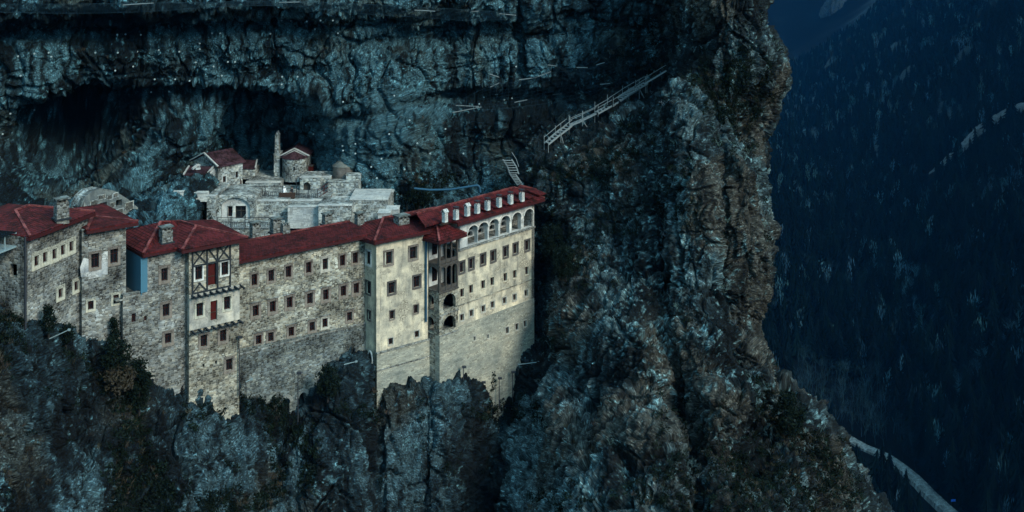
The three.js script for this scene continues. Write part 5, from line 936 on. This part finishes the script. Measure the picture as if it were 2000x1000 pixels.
// where the crag and the ledges are overgrown: patches in pixels [x, y, rx, ry, weight]
const overgrown = [[1250, 90, 50, 70, 1.3], [1290, 60, 30, 60, 1], [1430, 200, 60, 60, 1.2], [1480, 160, 40, 50, 0.8], [1390, 160, 50, 40, 0.9], [1200, 310, 110, 30, 0.8], [1090, 330, 40, 30, 0.9], [1080, 470, 35, 50, 1.1], [1110, 520, 40, 50, 0.9], [1130, 340, 60, 30, 0.8], [1240, 250, 60, 25, 0.6], [1300, 400, 60, 60, 0.5], [1200, 450, 80, 60, 0.45], [1060, 640, 30, 80, 0.5],
  [1340, 860, 45, 80, 1.4], [1370, 930, 40, 60, 1.2], [1530, 840, 45, 50, 1.3], [1500, 770, 50, 40, 0.8], [1600, 900, 60, 60, 0.7], [1450, 960, 110, 60, 1.2], [1340, 960, 50, 60, 1.2], [1620, 960, 70, 60, 1.1], [1560, 900, 50, 50, 1], [1100, 980, 60, 30, 0.6], [1240, 960, 50, 40, 0.6], [820, 380, 60, 25, 1], [870, 350, 40, 20, 0.8], [800, 400, 25, 20, 0.8],
  [150, 700, 40, 30, 0.5], [60, 680, 40, 30, 0.45], [260, 760, 22, 80, 1.0], [110, 800, 50, 50, 0.45], [230, 730, 40, 50, 0.9], [260, 900, 40, 90, 1], [540, 830, 35, 55, 0.8], [600, 900, 35, 60, 0.8], [500, 780, 30, 30, 0.9], [480, 720, 15, 40, 0.8], [700, 800, 40, 30, 0.5], [750, 800, 25, 40, 0.6], [1000, 800, 70, 25, 0.9], [940, 800, 30, 40, 0.5], [400, 800, 60, 30, 0.7], [460, 980, 80, 30, 1.2], [300, 960, 60, 60, 0.9], [880, 900, 60, 60, 0.3], [20, 560, 30, 60, 1.2], [5, 640, 30, 60, 1.1]];
{
  const ev = [], dr = [], tw = [];
  for (const [x, y, z, nx, ny, nz, wm, g] of rockPts) {
    const px = HX + x * F / -z, py = HY + (CY - y) * F / -z; if (px < -60 || px > 2050 || py < -60 || py > 1060) continue;
    let w = 0; for (const [cx, cy, rx, ry, a] of overgrown) { const q = ((px - cx) / rx) ** 2 + ((py - cy) / ry) ** 2; if (q < 4) w += a * Math.exp(-q); }
    const n = fbm(x / 3, y / 3, z / 3 + 20, 3);
    if (rnd() < 0.20 * sstep(0.15, 0.9, w + 0.9 * n)) ev.push([V(x, y, z), rr(0.5, 1.25), rr(0, 6.28), rr(0.5, 1.3)]);
    else if (rnd() < 0.10 * sstep(0.2, 0.7, 0.6 * w + wm + 0.9 * n)) dr.push([V(x, y, z), rr(0.5, 1.1), rr(0, 6.28), rr(0.5, 1.5)]);
    else if (px > 1040 && rnd() < 0.05 * sstep(0.0, 0.35, n + 0.1 * w - 0.05)) tw.push([V(x + nx * 0.2, y, z + nz * 0.2), rr(0.5, 1.2), rr(0, 6.28), rr(0.5, 1.7)]);
  }
  console.log('cover', ev.length, dr.length, tw.length);
  scatter('evergreen_scrub', 'dark evergreen scrub and ivy clinging to ledges and gullies of the rock', [clump(34, 0.34, 0.16), clump(34, 0.4, 0.14), clump(34, 0.3, 0.2)], evergreen, ev, 'scrub');
  scatter('dry_grass', 'dry brown grass tufts on the rock ledges', [tuft(), tuft(), tuft()], dryLeaf, dr, 'grass');
  scatter('bare_scrub', 'pale bare twiggy scrub dotted over the crag', [twigs(2, 0.4, 0.04), twigs(2, 0.45, 0.04)], twigMat, tw, 'scrub');
}
// shrubs and trees that stand out one by one
function shrub(label, px, py, h, w, m, kind = 0, dz = 0.6) { // foot at the pixel
  const Z = depthAt(px, py) - dz, p = P(px, py, Z), t = thing(kind === 2 ? 'bare_tree' : 'bush', label, kind === 2 ? 'tree' : 'bush', p.toArray(), rr(0, 6));
  if (kind === 2) { const o = []; branchy(4, h * 0.32, 0.55, 0.09, o, V(0, h * 0.25, 0), V(0, 1, 0)); branchy(4, h * 0.28, 0.6, 0.08, o, V(0, h * 0.2, 0), V(0.4, 1, 0.2).normalize()); part('trunk', bar(V(0, -0.5, 0), V(0, h * 0.3, 0), 0.14, 0.08, 6), bark, t); part('crown', quads(o.length, (i) => o[i]), m, t); return t; }
  part('trunk', bar(V(0, -0.6, 0), V(0, h * 0.5, 0), 0.12, 0.06, 6), bark, t);
  const k = []; const n = Math.round(14 * h * w);
  for (let i = 0; i < n; i++) { const y = rnd(), r = (kind === 1 ? 1 - y * 0.85 : Math.sqrt(1 - (2 * y - 1) ** 2 * 0.8)) * Math.sqrt(rnd()), a = rr(0, 6.28); k.push([V(r * w / 2 * Math.cos(a), h * (0.05 + 0.95 * y), r * w / 2 * Math.sin(a)), rr(0.3, 0.6)]); }
  part('crown', k.map(([c, s]) => clump(14, 0.5, 0.24).scale(s * 1.5, s * 1.5, s * 1.5).translate(c.x, c.y, c.z)), m, t);
  return t;
}
shrub('tall dark pointed bush against the foot of the plastered house', 222, 672, 2.2, 1.1, evergreen, 1);
shrub('big round dark ivy-covered bush below the houses, under the pointed one', 225, 728, 3.0, 3.0, evergreen);
shrub('dark pointed bush below the five-window house', 95, 648, 2.2, 2.0, evergreen, 1);
shrub('low dark bush by the lamp arm at the far left', 128, 670, 1.5, 2.0, evergreen);
shrub('brown dead-leaved bush left of the grey bay house foot', 232, 765, 2.2, 3.2, dryLeaf);
shrub('tall narrow dark bush right of the brown one', 272, 800, 4.6, 2.4, evergreen);
shrub('dark bush on the ledge before the two vaulted openings', 540, 808, 1.4, 2.4, evergreen);
shrub('dark round bush on the rock knob left of the tower foot', 640, 775, 3.0, 2.6, evergreen);
shrub('dark conical bush at the foot of the arcaded wing', 961, 768, 2.4, 0.9, evergreen, 1);
shrub('bare tree at the wall corner right of the timbered bay', 484, 748, 4.2, 2, twigMat, 2);
shrub('dark bush in the gully right of the arcaded wing', 1078, 505, 4.2, 3.0, evergreen);
shrub('second dark bush lower in the same gully', 1105, 540, 3.4, 3.4, evergreen);
shrub('dark evergreen behind the pale ruins, right of the courtyard', 818, 402, 2.6, 4.4, evergreen);
shrub('bare pale tree behind the pale ruins', 795, 420, 3.4, 2, twigMat, 2);
shrub('lone dark evergreen on the crag\'s lower right shoulder', 1540, 850, 4.6, 3.6, evergreen);
shrub('small black bush standing between the steps and the arch house', 412, 430, 1.7, 1.5, evergreen, 0, 3);
// the forest across the valley
function coniferGeo(n, seg) { // drooping tiers with ragged rims
  const pos = [], tri = (a, b, c) => pos.push(...a, ...b, ...c);
  for (let k = 0; k < n; k++) { const y0 = 0.12 + 0.76 * k / n, y1 = y0 + 1.55 / n * (0.95 - 0.3 * k / n), r = 0.19 * Math.pow(1 - k / n, 0.85) + 0.02, off = rr(0, 6); for (let i = 0; i < seg; i++) { const a0 = off + i / seg * 6.283, a1 = off + (i + 1) / seg * 6.283, am = (a0 + a1) / 2, rm = r * rr(0.75, 1.25), ri = r * 0.45; tri([0, y1, 0], [ri * Math.cos(a0), y0 + 0.03, ri * Math.sin(a0)], [rm * Math.cos(am), y0 - 0.02, rm * Math.sin(am)]); tri([0, y1, 0], [rm * Math.cos(am), y0 - 0.02, rm * Math.sin(am)], [ri * Math.cos(a1), y0 + 0.03, ri * Math.sin(a1)]); } }
  for (let i = 0; i < 4; i++) { const a = i * 1.5708, b = a + 1.5708; tri([0.012 * Math.cos(a), -0.05, 0.012 * Math.sin(a)], [0.012 * Math.cos(b), -0.05, 0.012 * Math.sin(b)], [0, 0.6, 0]); }
  const g = new THREE.BufferGeometry(); g.setAttribute('position', new THREE.Float32BufferAttribute(pos, 3)); g.setAttribute('uv', new THREE.Float32BufferAttribute(new Float32Array(pos.length / 3 * 2), 2)); g.computeVertexNormals(); return g;
}
const firs = [coniferGeo(7, 7), coniferGeo(6, 6), coniferGeo(8, 7)];
const bareTree = () => { const o = []; branchy(4, 0.28, 0.5, 0.022, o, V(0, 0.12, 0), V(0.05, 1, 0).normalize()); branchy(3, 0.24, 0.6, 0.018, o, V(0, 0.2, 0), V(0.5, 1, 0.3).normalize()); branchy(3, 0.24, 0.6, 0.018, o, V(0, 0.25, 0), V(-0.5, 1, -0.2).normalize()); o.push([V(0, 0.1, 0), V(0, 1, 0), V(1, 0, 0), 0.4, 0.03]); return quads(o.length, (i) => o[i]); };
{
  const fir = [], bare = [], light = [], ribP = [[1815, 342], [1850, 318], [1885, 290], [1910, 264], [1950, 240], [2000, 215]].map(([x, y]) => groundHit(x, y)), near = (x, z) => [0, 10, 20, 30, 40].some((k) => { const f = 1 + k / Math.hypot(x, z); return roadPts.some((p) => Math.hypot(p.x - x * f, p.z - z * f) < 7.5) || ribP.some((p) => Math.hypot(p.x - x * f, p.z - z * f) < 7); });
  for (let Z = 330; Z < 2700; ) {
    const step = 4.2 * Math.pow(Z / 430, 0.62); Z += step;
    const xa = 0.19 * Z, xb = 0.47 * Z;
    for (let x = xa; x < xb; x += step) {
      const X = x + rr(-0.5, 0.5) * step, ZZ = Z + rr(-0.5, 0.5) * step, r = X - axisX(ZZ), y = groundY(X, -ZZ), n = fbm(X / 70, ZZ / 90, 3, 3), px = HX + X * F / ZZ, py = HY + (CY - y) * F / ZZ;
      if (near(X, -ZZ)) continue;
      const ribN = Math.abs(fbm(X / 26, ZZ / 26, 9, 2));
      if (r < 14 && ZZ < 760 ? n > -0.05 + 0.25 * sstep(600, 760, ZZ) : n > 0.17 && rnd() < 0.8) { if (rnd() < 0.9) bare.push([V(X, y, -ZZ), rr(10, 18), rr(0, 6.28), r < 14 ? rr(0.35, 0.9) : rr(0.8, 2.4)]); }
      else if (rnd() < 0.05 + 0.10 * sstep(-0.1, 0.15, n)) light.push([V(X, y, -ZZ), [rr(6, 11), rr(12, 22), rr(6, 11)], rr(0, 6.28), rr(0.4, 1.7)]);
      else if (rnd() < 0.92 ) { const h = rr(15, 27); fir.push([V(X, y, -ZZ), [h * rr(0.85, 1.25), h, h * rr(0.85, 1.25)], rr(0, 6.28), rr(0.5, 1.35)]); }
    }
  }
  console.log('forest', fir.length, bare.length);
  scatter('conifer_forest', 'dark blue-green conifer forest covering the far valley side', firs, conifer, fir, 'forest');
  const paleTree = () => join([quads(70, () => { const d = dirv(), q = Math.pow(rnd(), 0.5), u = V(rr(-0.4, 0.4), 1, rr(-0.4, 0.4)).normalize(), v = u.clone().cross(dirv()).normalize(); return [V(d.x * 0.42 * q, 0.58 + d.y * 0.42 * q, d.z * 0.42 * q), u, v, rr(0.08, 0.2), rr(0.015, 0.05)]; }), bar(V(0, -0.05, 0), V(0, 0.6, 0), 0.03, 0.015, 4)]);
  scatter('leafless_birches', 'pale leafless trees scattered singly through the far conifer forest', [paleTree(), paleTree(), paleTree()], leafMat('pale leafless crowns', [0.036, 0.085, 0.110]), light, 'forest');
  scatter('bare_wood', 'bluish bare deciduous trees between the conifers and on the valley floor', [bareTree(), bareTree(), bareTree()], leafMat('bluish bare twigs', [0.018, 0.042, 0.056]), bare, 'forest');
}
// conifers that stand alone beside the road
[['slim dark conifer at the upper bend of the road', 1722, 905, 9], ['dark conifer leaning over the road\'s left edge', 1738, 925, 12], ['tall dark conifer left of the road near the bottom edge', 1770, 985, 16], ['dark conifer right of the road near the bottom', 1835, 968, 9], ['conifer at the bottom right corner of the road', 1880, 1000, 12]].forEach(([label, px, py, h], i) => {
  const p = groundHit(px, py), t = thing('conifer', label, 'conifer', [p.x, p.y, p.z]); const c = part('crown', firs[i % 3].clone().scale(h, h, h), conifer, t); part('trunk', bar(V(0, -0.5, 0), V(0, h * 0.5, 0), 0.2, 0.1, 6), bark, t);
});

// ---------------------------------------------------------------- the walkway up the cliff, poles, pipes, nets, people
{
  const pts = [[1067, 281], [1090, 262], [1112, 245], [1138, 234], [1165, 221], [1192, 206], [1222, 186], [1245, 172], [1262, 162], [1300, 139]], Zs = pts.map(([x, y]) => Math.min(depthAt(x, y + 4), 184) - 1.6);
  const sm = Zs.map((z, i) => (Zs[Math.max(0, i - 1)] + z + Zs[Math.min(9, i + 1)]) / 3), p = pts.map(([x, y], i) => P(x, y, sm[i]));
  const o = p[0], t = thing('timber_walkway', 'long pale timber stairway climbing diagonally across the cliff', 'walkway', o.toArray());
  const L = p.map((v) => v.clone().sub(o));
  for (let i = 0; i < 9; i++) {
    const a = L[i], b = L[i + 1], d = b.clone().sub(a), s = V(-d.z, 0, d.x).normalize().multiplyScalar(0.5), up = V(0, 0.85, 0); if (s.z < 0) s.negate();
    for (const k of [-1, 1]) { part('stringer', beam(a.clone().addScaledVector(s, k), b.clone().addScaledVector(s, k), 0.12, 0.22), M.pale, t); part('handrail', beam(a.clone().addScaledVector(s, k).add(up), b.clone().addScaledVector(s, k).add(up), 0.06), M.pale, t);  part('rail_post', beam(a.clone().addScaledVector(s, k).add(V(0, -rr(0.2, 1.6), 0)), a.clone().addScaledVector(s, k).add(V(0.001, rr(1.05, 1.7), 0)), 0.06), M.pale, t); }
    const n = Math.max(3, Math.round(d.length() / 0.6)), st = []; for (let j = 0; j < n; j++) { const c = a.clone().lerp(b, (j + 0.5) / n); st.push(beam(c.clone().add(s), c.clone().sub(s), 0.34, 0.06)); } tag(part('treads', st, M.pale, t), null, null, null, 'stuff');
    if (i % 2) part('prop', beam(a.clone().add(s), a.clone().add(V(rr(0.5, 1.6), -rr(1.2, 2), -0.3)), 0.1), M.pale, t);
  }
  const e = [[985, 311], [994, 325], [999, 340], [1014, 362]], ez = e.map(([x, y]) => depthAt(x, y) - 0.8), z0 = Math.min(...ez), q = e.map(([x, y]) => P(x, y, z0));
  const u = thing('steep_stair', 'short steep pale timber stair above the wing\'s roof end', 'stair', q[0].toArray());
  for (let i = 0; i < 3; i++) { const a = q[i].clone().sub(q[0]), b = q[i + 1].clone().sub(q[0]), w = i < 2 ? 1.2 : 0.75, n = i < 2 ? 3 : 7; for (let j = 0; j < n; j++) { const c = a.clone().lerp(b, (j + 0.5) / n); part('tread', box(w, 0.07, 0.3, c.x + w / 2 - 0.2, c.y, c.z), M.pale, u); } for (const k of [-0.2, w - 0.2]) part('stringer', beam(a.clone().add(V(k, 0, 0)), b.clone().add(V(k, 0, 0)), 0.08, 0.16), M.pale, u); if (i < 2) part('handrail', beam(a.clone().add(V(w - 0.2, 1.0, 0)), b.clone().add(V(w - 0.2, 1.0, 0)), 0.07), M.pale, u); }
}
// lamp poles at the foot of the arcaded wing and beside the bay
[[905, 738, 718, 'leftmost thin dark floodlight pole at the wing\'s foot, on a rock knob'], [943, 790, 748, 'second thin dark floodlight pole before the wing\'s foot'], [975, 785, 740, 'third thin dark floodlight pole before the wing\'s foot'], [1001, 778, 728, 'tallest thin dark floodlight pole before the wing\'s foot'], [1027, 760, 705, 'rightmost thin dark floodlight pole at the wing\'s corner'], [467, 760, 660, 'tall dark pole beside the timbered bay\'s lower corner'], [582, 812, 730, 'thin dark pole between the two vaulted openings']].forEach(([px, y0, y1, label]) => {
  const Z = curve(zFace, px) - 1.4, a = P(px, y0 + 12, Z), b = P(px, y1, Z), t = thing('floodlight_pole', label, 'lamp post', [a.x, a.y, a.z]); part('pole', bar(V(0, 0, 0), V(0, b.y - a.y, 0), 0.07, 0.05, 6), M.iron, t); part('lamp_head', box(0.5, 0.22, 0.3, 0.1, b.y - a.y + 0.08, 0), M.iron, t);
});
[[85, 667, 135, 644, 'thin pale lamp arm under the five-window house'], [197, 673, 226, 666, 'short pale lamp arm above the round dark bush'], [480, 746, 491, 741, 'tiny pale lamp arm right of the bay\'s foot'], [672, 712, 696, 706, 'pale lamp arm on the rock knob left of the tower'], [1012, 712, 1052, 707, 'thin pale rail at the arcaded wing\'s lower right corner']].forEach(([x0, y0, x1, y1, label]) => {
  const Z = Math.min(depthAt((x0 + x1) / 2, (y0 + y1) / 2), curve(zFace, x0)) - 0.7, a = P(x0, y0, Z), b = P(x1, y1, Z + 0.3), t = thing('lamp_arm', label, 'lamp'), v = b.clone().sub(a); t.position.copy(a);
  part('arm', bar(V(0, 0, 0), v, 0.06, 0.045, 6), M.lamp, t); part('lamp_head', box(0.24, 0.16, 0.2, v.x, v.y, v.z), M.lamp, t); part('foot', bar(V(0, -1.2, -0.2), V(0, 0, 0), 0.05, 0.05, 6), M.iron, t);
});
{ const c = [[809, 368], [840, 371], [880, 370], [932, 362], [937, 366], [938, 376]].map(([x, y]) => P(x, y, 168)); tag(part('water_pipe', new THREE.TubeGeometry(new THREE.CatmullRomCurve3(c, false, 'catmullrom', 0.1), 60, 0.16, 6), M.bluePipe), 'blue pipe running along the cliff foot above the long roof', 'pipe'); }
// nets and their pale poles on the high wall
const rod = (x0, y0, x1, y1, label) => { const Z = Math.min(depthAt(x0, y0), depthAt(x1, y1)) - 0.8; tag(part('net_pole', bar(P(x0, y0, Z), P(x1, y1, Z - 0.2), 0.075, 0.06, 6), M.pale), label, 'pole'); };
rod(957, 145, 975, 151, 'short pale net pole sloping down, leftmost of the upper row on the cliff'); rod(958, 170, 975, 162, 'short pale net pole rising, below the leftmost one'); rod(1014, 156, 1045, 152, 'long pale net pole lying nearly level over the middle net'); rod(1045, 152, 1076, 140, 'pale net pole rising from the level one'); rod(1070, 127, 1087, 129, 'tiny level pale net pole above the middle net');
rod(1126, 132, 1148, 132, 'bright level pale net pole near the dark gully'); rod(1165, 127, 1181, 122, 'bright rising pale net pole nearest the dark gully'); rod(890, 206, 935, 208, 'pale net pole at the lower left end of the net'); rod(884, 220, 940, 209, 'second pale net pole crossing under it'); rod(1172, 165, 1192, 163, 'faint pale net pole right below the net'); rod(1005, 200, 1030, 195, 'faint pale net pole on the net\'s lower edge'); rod(1080, 185, 1098, 183, 'small pale net pole in the middle of the net'); rod(890, 24, 935, 22, 'faint pale net pole near the top edge, middle'); rod(975, 27, 1008, 30, 'pale net pole near the top edge, right'); rod(240, 10, 300, 6, 'faint pale net pole along the top ledge, left'); rod(810, 20, 850, 22, 'faint pale net pole at the top ledge, centre'); rod(545, 5, 585, 4, 'faint pale net pole at the top ledge, left of centre');
{ // a fine dark net sagging over the ledge: wires, not a sheet
  const net = (px, label) => { const n = 26, row = (k) => px.map(([x, y0, y1, Z]) => P(x, lerp(y0, y1, k), Z - 0.9 - 0.8 * Math.sin(Math.PI * k))), t = thing('rock_net', label, 'net'); const up = new THREE.CatmullRomCurve3(row(0)), lo = new THREE.CatmullRomCurve3(row(1)), md = new THREE.CatmullRomCurve3(row(0.5)); const w = []; for (let i = 0; i <= n; i++) { const a = up.getPoint(i / n), m = md.getPoint(i / n), b = lo.getPoint(i / n); w.push(bar(a, m, 0.013, 0.013, 3), bar(m, b, 0.013, 0.013, 3)); } for (let k = 0; k <= 8; k++) { const c = new THREE.CatmullRomCurve3(row(k / 8)); w.push(new THREE.TubeGeometry(c, 50, k % 8 ? 0.013 : 0.03, 3)); } tag(part('wires', w, M.wire, t), null, null, null, 'stuff'); };
  const q = (l) => l.map(([x, a, b]) => [x, a, b, Math.min(depthAt(x, a), depthAt(x, b), depthAt(x, (a + b) / 2))]);
  net(q([[880, 205, 216], [960, 168, 214], [1020, 158, 208], [1080, 142, 200], [1150, 134, 185], [1220, 112, 150]]), 'dark wire net sagging across the cliff left of the gully');
  net(q([[0, 8, 24], [150, 8, 26], [300, 6, 22], [420, 4, 14], [560, 2, 12], [700, 8, 26], [820, 14, 34], [920, 20, 40], [1010, 26, 36]]), 'dark wire net along the very top ledge of the cliff');
}
// small pale anchor plates
{
  const g = new THREE.CylinderGeometry(0.11, 0.13, 0.08, 7).rotateX(Math.PI / 2), spots = [[100, 111], [67, 105], [95, 103], [35, 110], [229, 68], [245, 67], [275, 68], [186, 103], [230, 103], [260, 130], [225, 138], [268, 101], [310, 98], [350, 101], [390, 96], [382, 122], [417, 130], [445, 121], [459, 121], [433, 148], [302, 155], [342, 155], [370, 158], [330, 179], [295, 180], [550, 40], [568, 41], [599, 42], [626, 40], [650, 40], [528, 66], [615, 57], [660, 65], [551, 150], [581, 150], [550, 165], [670, 199], [430, 65], [414, 65], [390, 85], [40, 148], [67, 215], [20, 222], [5, 262], [531, 242], [633, 263], [694, 281], [670, 294], [669, 285], [745, 310], [790, 331], [725, 326], [694, 300], [770, 187], [968, 184], [971, 184], [945, 190], [985, 195], [1000, 192], [936, 203], [1008, 130], [612, 262], [700, 340], [736, 348], [760, 262], [800, 235], [815, 280], [840, 300], [870, 252], [905, 300]];
  spots.forEach(([x, y]) => { const Z = depthAt(x, y), m = part('anchor_plate', g, M.plate); m.position.copy(P(x, y, Z - 0.35)); tag(m, 'tiny pale anchor plate bolted to dark cliff ' + (y < 90 ? x < 400 ? 'in the top row, left half' : 'in the top row, right half' : x < 150 ? 'far left above the first cave' : x < 420 ? y < 145 ? 'above and between the two caves' : 'just over the rim between the caves' : x < 620 ? 'close above the right cave' : x < 860 ? 'right of the round apse' : 'along the sagging net'), 'anchor plate', 'anchor plates on the cliff'); });
}
// the two visitors
function figure(label, pos, turn, J, colors) { // one skin over tapered capsules; colours by body region
  const bones = J.bones, cellS = 0.028, nx = 34, ny = 68, nz = 28, f = (x, y, z) => { let d = 1e9; for (const [a, b, ra, rb] of bones) { const px = x - a[0], py = y - a[1], pz = z - a[2], dx = b[0] - a[0], dy = b[1] - a[1], dz = b[2] - a[2], h = clamp((px * dx + py * dy + pz * dz) / (dx * dx + dy * dy + dz * dz + 1e-9)), q = Math.hypot(px - dx * h, py - dy * h, pz - dz * h) - lerp(ra, rb, h), k = 0.05, m = clamp(0.5 + 0.5 * (d - q) / k); d = lerp(d, q, m) - k * m * (1 - m); } return d; };
  const t = thing('person', label, 'person', pos, turn), pos2 = [], cl = [];
  // surface nets on the grid
  const val = new Float32Array(nx * ny * nz), at = (i, j, k) => val[(k * ny + j) * nx + i], X = (i) => (i - nx / 2) * cellS, Yy = (j) => j * cellS - 0.04, Zz = (k) => (k - nz / 2) * cellS;
  for (let k = 0; k < nz; k++) for (let j = 0; j < ny; j++) for (let i = 0; i < nx; i++) val[(k * ny + j) * nx + i] = f(X(i), Yy(j), Zz(k));
  const id = new Int32Array(nx * ny * nz).fill(-1), ix = [];
  for (let k = 0; k < nz - 1; k++) for (let j = 0; j < ny - 1; j++) for (let i = 0; i < nx - 1; i++) { let s = 0, c = [0, 0, 0], n = 0; for (const [a, b] of [[0, 1], [2, 3], [4, 5], [6, 7], [0, 2], [1, 3], [4, 6], [5, 7], [0, 4], [1, 5], [2, 6], [3, 7]]) { const A = [a & 1, a >> 1 & 1, a >> 2], B = [b & 1, b >> 1 & 1, b >> 2], va = at(i + A[0], j + A[1], k + A[2]), vb = at(i + B[0], j + B[1], k + B[2]); if ((va < 0) !== (vb < 0)) { const h = va / (va - vb); for (let q = 0; q < 3; q++) c[q] += lerp(A[q], B[q], h); n++; } } if (n) { id[(k * ny + j) * nx + i] = pos2.length / 3; const y = Yy(j + c[1] / n); pos2.push(X(i + c[0] / n), y, Zz(k + c[2] / n)); cl.push(...colors(X(i + c[0] / n), y, Zz(k + c[2] / n))); } }
  const q = (a, b, c, d, flip) => { if (a < 0 || b < 0 || c < 0 || d < 0) return; flip ? ix.push(a, c, b, a, d, c) : ix.push(a, b, c, a, c, d); }, I = (i, j, k) => id[(k * ny + j) * nx + i];
  for (let k = 1; k < nz - 1; k++) for (let j = 1; j < ny - 1; j++) for (let i = 1; i < nx - 1; i++) { const v = at(i, j, k) < 0; if (v !== at(i + 1, j, k) < 0) q(I(i, j - 1, k - 1), I(i, j, k - 1), I(i, j, k), I(i, j - 1, k), !v); if (v !== at(i, j + 1, k) < 0) q(I(i - 1, j, k - 1), I(i, j, k - 1), I(i, j, k), I(i - 1, j, k), v); if (v !== at(i, j, k + 1) < 0) q(I(i - 1, j - 1, k), I(i, j - 1, k), I(i, j, k), I(i - 1, j, k), !v); }
  const g = new THREE.BufferGeometry(); g.setAttribute('position', new THREE.Float32BufferAttribute(pos2, 3)); g.setAttribute('color', new THREE.Float32BufferAttribute(cl, 3)); g.setIndex(ix); g.computeVertexNormals();
  part('body', g, new THREE.MeshStandardMaterial({ name: 'clothed person', vertexColors: true, roughness: 0.85, side: THREE.DoubleSide }), t);
  const hair = new THREE.SphereGeometry(0.115, 16, 12).scale(0.95, 1.05, 1.05).translate(J.head[0], J.head[1] + 0.035, J.head[2] - 0.03); part('hair', hair, J.hair, t); 
  part('face', [new THREE.SphereGeometry(0.018, 6, 5).translate(J.head[0] - 0.035, J.head[1] + 0.01, J.head[2] + 0.088), new THREE.SphereGeometry(0.018, 6, 5).translate(J.head[0] + 0.035, J.head[1] + 0.01, J.head[2] + 0.088), new THREE.ConeGeometry(0.02, 0.05, 5).translate(J.head[0], J.head[1] - 0.02, J.head[2] + 0.1), box(0.05, 0.012, 0.01, J.head[0], J.head[1] - 0.058, J.head[2] + 0.09)], M.brown, t);
}
const pose = (k) => { const h = [[0, 0.92, 0], [0, 1.18, 0.01], [0, 1.42, 0], [0, 1.6, 0.02]], b = [[h[0], h[1], 0.15, 0.14], [h[1], h[2], 0.15, 0.15], [[-0.17, 1.40, 0], [0.17, 1.40, 0], 0.07, 0.07], [h[2], [0, 1.5, 0.01], 0.06, 0.055], [[0, 1.57, 0.02], [0, 1.63, 0.02], 0.085, 0.09]];
  for (const s of [-1, 1]) { const kx = s * 0.11, el = [s * 0.25, 1.14, k ? 0.05 : -0.03], ha = k ? [s * 0.12, 1.02, 0.22] : [s * 0.27, 0.9, 0.06]; b.push([[s * 0.09, 0.9, 0], [kx, 0.5, 0.02], 0.095, 0.065], [[kx, 0.5, 0.02], [kx, 0.09, -0.01], 0.06, 0.045], [[kx, 0.05, -0.03], [kx + s * 0.02, 0.04, 0.14], 0.045, 0.035], [[s * 0.19, 1.39, 0], el, 0.062, 0.05], [el, ha, 0.047, 0.035]); for (let i = 0; i < 4; i++) b.push([ha, [ha[0] + (i - 1.5) * 0.018, ha[1] - 0.13 + Math.abs(i - 1.4) * 0.012, ha[2] + 0.02], 0.016, 0.011]); b.push([ha, [ha[0] - s * 0.05, ha[1] - 0.06, ha[2] + 0.03], 0.014, 0.012]); } return b; };
const region = (top, leg) => (x, y, z) => y > 1.47 ? [0.20, 0.13, 0.10] : y < 0.09 ? [0.01, 0.01, 0.012] : y < 0.92 && Math.abs(x) < 0.22 ? leg : (y < 0.93 && Math.abs(x) > 0.2) || (z > 0.2 && y < 1.05) ? [0.20, 0.13, 0.10] : top;
figure('visitor in a white top and dark trousers on the courtyard terrace', P(555, 389, 166.6).toArray(), 0.5, { bones: pose(0), head: [0, 1.6, 0.02], hair: leafMat('pale scarf', [0.55, 0.58, 0.6]) }, region([0.68, 0.72, 0.75], [0.03, 0.018, 0.02]));
figure('visitor dressed all in black on the courtyard terrace', P(570, 389, 166.9).toArray(), -0.7, { bones: pose(1), head: [0, 1.6, 0.02], hair: leafMat('black hair', [0.008, 0.007, 0.007]) }, region([0.009, 0.009, 0.011], [0.010, 0.010, 0.012]));
// things down in the valley
{ const p = groundHit(1862, 992), t = thing('road_sign', 'small blue roadside board on two posts beside the valley road', 'sign', [p.x, p.y + 0.5, p.z], 0.2), blue = mat('blue sign paint', [0.03, 0.14, 0.55], { roughness: 0.5 });
  part('board', box(2.0, 0.9, 0.08, 0, 1.9, 0), blue, t); for (const x of [-0.8, 0.8]) part('post', bar(V(x, -0.5, -0.06), V(x, 2.3, -0.06), 0.05, 0.05, 6), M.iron, t); }
[[1975, 952, 0.4, 'long pale-roofed shed at the bottom right corner'], [1990, 985, 0.4, 'second pale-roofed shed below it at the bottom right corner']].forEach(([px, py, a, label]) => { const p = groundHit(px, py), t = thing('valley_shed', label, 'shed', [p.x, p.y, p.z], a); part('wall', box(7, 3, 5, 0, 1.2, 0), M.stoneDark, t); part('roof', slab([[V(-4, 2.5, 3), V(4, 2.5, 3), V(4, 4, 0), V(-4, 4, 0)], [V(-4, 4, 0), V(4, 4, 0), V(4, 2.5, -3), V(-4, 2.5, -3)]], 0.15), M.lamp, t); part('door', box(1.6, 2.2, 0.1, 0, 0.9, 2.53), M.dark, t); });

renderer.render(scene, camera);
